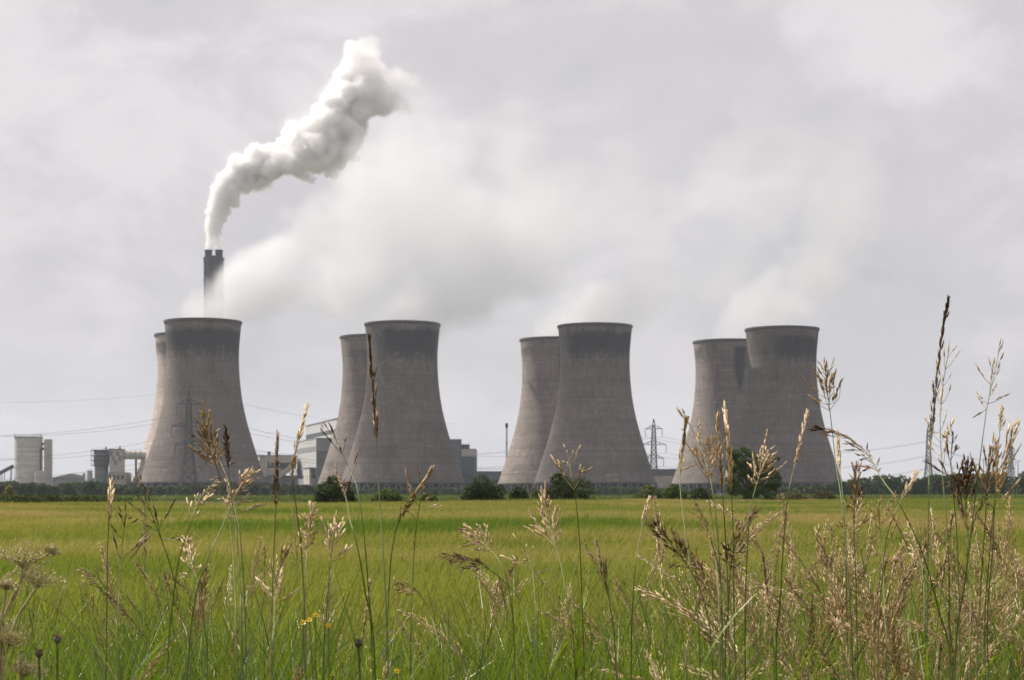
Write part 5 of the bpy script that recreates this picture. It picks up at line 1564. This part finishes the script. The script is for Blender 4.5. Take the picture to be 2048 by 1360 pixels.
D = CH_D
SMOKE = vol_mat('smoke_white', 0.5, 0.0, (0.9997, 0.9997, 0.9997))
def smoke_fade(x, y, z, n, m):
    px = x / D * F + 1024; py = HOR - (z - EYE) / D * F
    t = np.clip((px - 690) / 190, 0, 1) ** 1.2 + np.clip((210 - py) / 190, 0, 1) * 0.7
    t = np.clip(t, 0, 1)
    k = np.clip((m - 0.36 - 0.20 * t) / 0.14, 0, 1)
    return (1 - t) ** 2.0 * (1 - t + t * k) + 0.06 * t * k + 0 * y
plume('chimney_smoke', 'bright white smoke billowing up and bending from the tall chimney',
      [[(417, 502, D, 7), (421, 472, D, 13), (429, 442, D, 19), (444, 405, D, 27), (468, 366, D, 35), (503, 337, D, 43), (548, 320, D, 49), (600, 308, D, 55), (648, 284, D, 62), (688, 248, D, 66), (718, 200, D, 64), (728, 156, D, 54), (724, 120, D, 42), (738, 92, D, 26)],
       [(438, 502, D, 7), (434, 470, D, 12), (437, 440, D, 16)],
       [(585, 328, D, 34), (650, 322, D, 40), (696, 300, D, 36)],
       [(600, 345, D, 22), (622, 360, D, 15)],
       [(735, 195, D, 60), (785, 182, D, 50), (825, 205, D, 36), (862, 235, D, 20)]],
      1.05, SMOKE, 5, 3, 0.36, 1.0, 1.85, 19.0, smoke_fade, halo=0.035)

STEAM = vol_mat('steam_soft', 0.048, 0.0, (0.905, 0.92, 0.945))
def steam_fade(mx, my, reach):
    """thick at the tower mouth, thinning and tearing as it drifts away from it"""
    def f(x, y, z, n, m):
        px = x / 940 * F + 1024; py = HOR - (z - EYE) / 940 * F
        t = np.clip((np.sqrt((px - mx) ** 2 + (py - my) ** 2) - 60) / reach, 0, 1)
        tear = np.clip((m * 0.5 + n * 0.5 - 0.32 - 0.19 * t) / 0.15, 0, 1)
        return (0.13 + 0.87 * (1 - t) ** 2.2) * tear * (1 - np.clip((t - 0.75) / 0.25, 0, 1)) + 0 * y
    return f
plume('tower_steam', 'soft white steam drifting across the chimney from the collared tower',
      [[(404, 652, 898, 60), (412, 632, 899, 62), (440, 612, 903, 60), (505, 582, 915, 76), (590, 540, 930, 104), (690, 495, 945, 135), (800, 445, 955, 165), (940, 380, 965, 190), (1080, 290, 975, 200)],
       [(396, 612, 896, 38), (428, 590, 900, 42), (485, 570, 905, 50)],
       [(540, 520, 930, 60), (605, 455, 935, 62), (640, 420, 940, 44)],
       [(381, 676, 974.6, 58), (395, 658, 975, 58), (430, 630, 978, 55)]],
      3.2, STEAM, 11, 3, 0.38, 1.0, 1.55, 32.0, steam_fade(420, 600, 760))
plume('tower_steam', 'soft pale steam rising above the second pair of cooling towers',
      [[(805, 656, 911, 58), (820, 630, 913, 64), (865, 598, 918, 84), (945, 545, 925, 120), (1050, 465, 935, 155), (1150, 370, 945, 180), (1260, 240, 955, 180)],
       [(750, 682, 987, 52), (772, 655, 988, 54), (840, 615, 990, 66)]],
      3.8, STEAM, 12, 3, 0.42, 0.62, 1.6, 34.0, steam_fade(805, 620, 640))
plume('tower_steam', 'soft pale steam rising above the third pair of cooling towers',
      [[(1190, 660, 922, 58), (1206, 634, 922, 64), (1255, 596, 926, 90), (1340, 535, 930, 125), (1440, 455, 935, 150), (1530, 350, 940, 165), (1620, 230, 950, 160)],
       [(1108, 686, 1003, 52), (1130, 656, 1003, 54), (1200, 606, 1003, 70)]],
      3.8, STEAM, 13, 3, 0.42, 0.6, 1.6, 34.0, steam_fade(1190, 625, 620))
plume('tower_steam', 'soft white steam leaning away above the last pair of cooling towers',
      [[(1564, 666, 939, 56), (1580, 638, 939, 62), (1618, 594, 940, 76), (1660, 520, 942, 90), (1694, 430, 945, 100), (1725, 330, 950, 100), (1750, 230, 955, 90)],
       [(1454, 692, 1016, 52), (1480, 660, 1016, 54), (1530, 606, 1016, 70), (1600, 540, 1016, 75)]],
      3.6, STEAM, 14, 3, 0.42, 0.62, 1.6, 32.0, steam_fade(1564, 630, 520))

# ------------------------------------------------------------------ haze
HAZE_DENS = 0.75e-4
def build_haze():
    m, w = material('haze_air')
    v = w.n('ShaderNodeVolumePrincipled', {'Color': (0.78, 0.86, 1.0, 1), 'Density': HAZE_DENS, 'Anisotropy': 0.2})
    m.node_tree.links.new(v.outputs[0], w.out.inputs['Volume'])
    mb = MB(); mb.box((0, 5000 - 100, 208), (13000, 10400, 420))
    tag(mb.build('haze', m), kind='stuff')


build_haze()
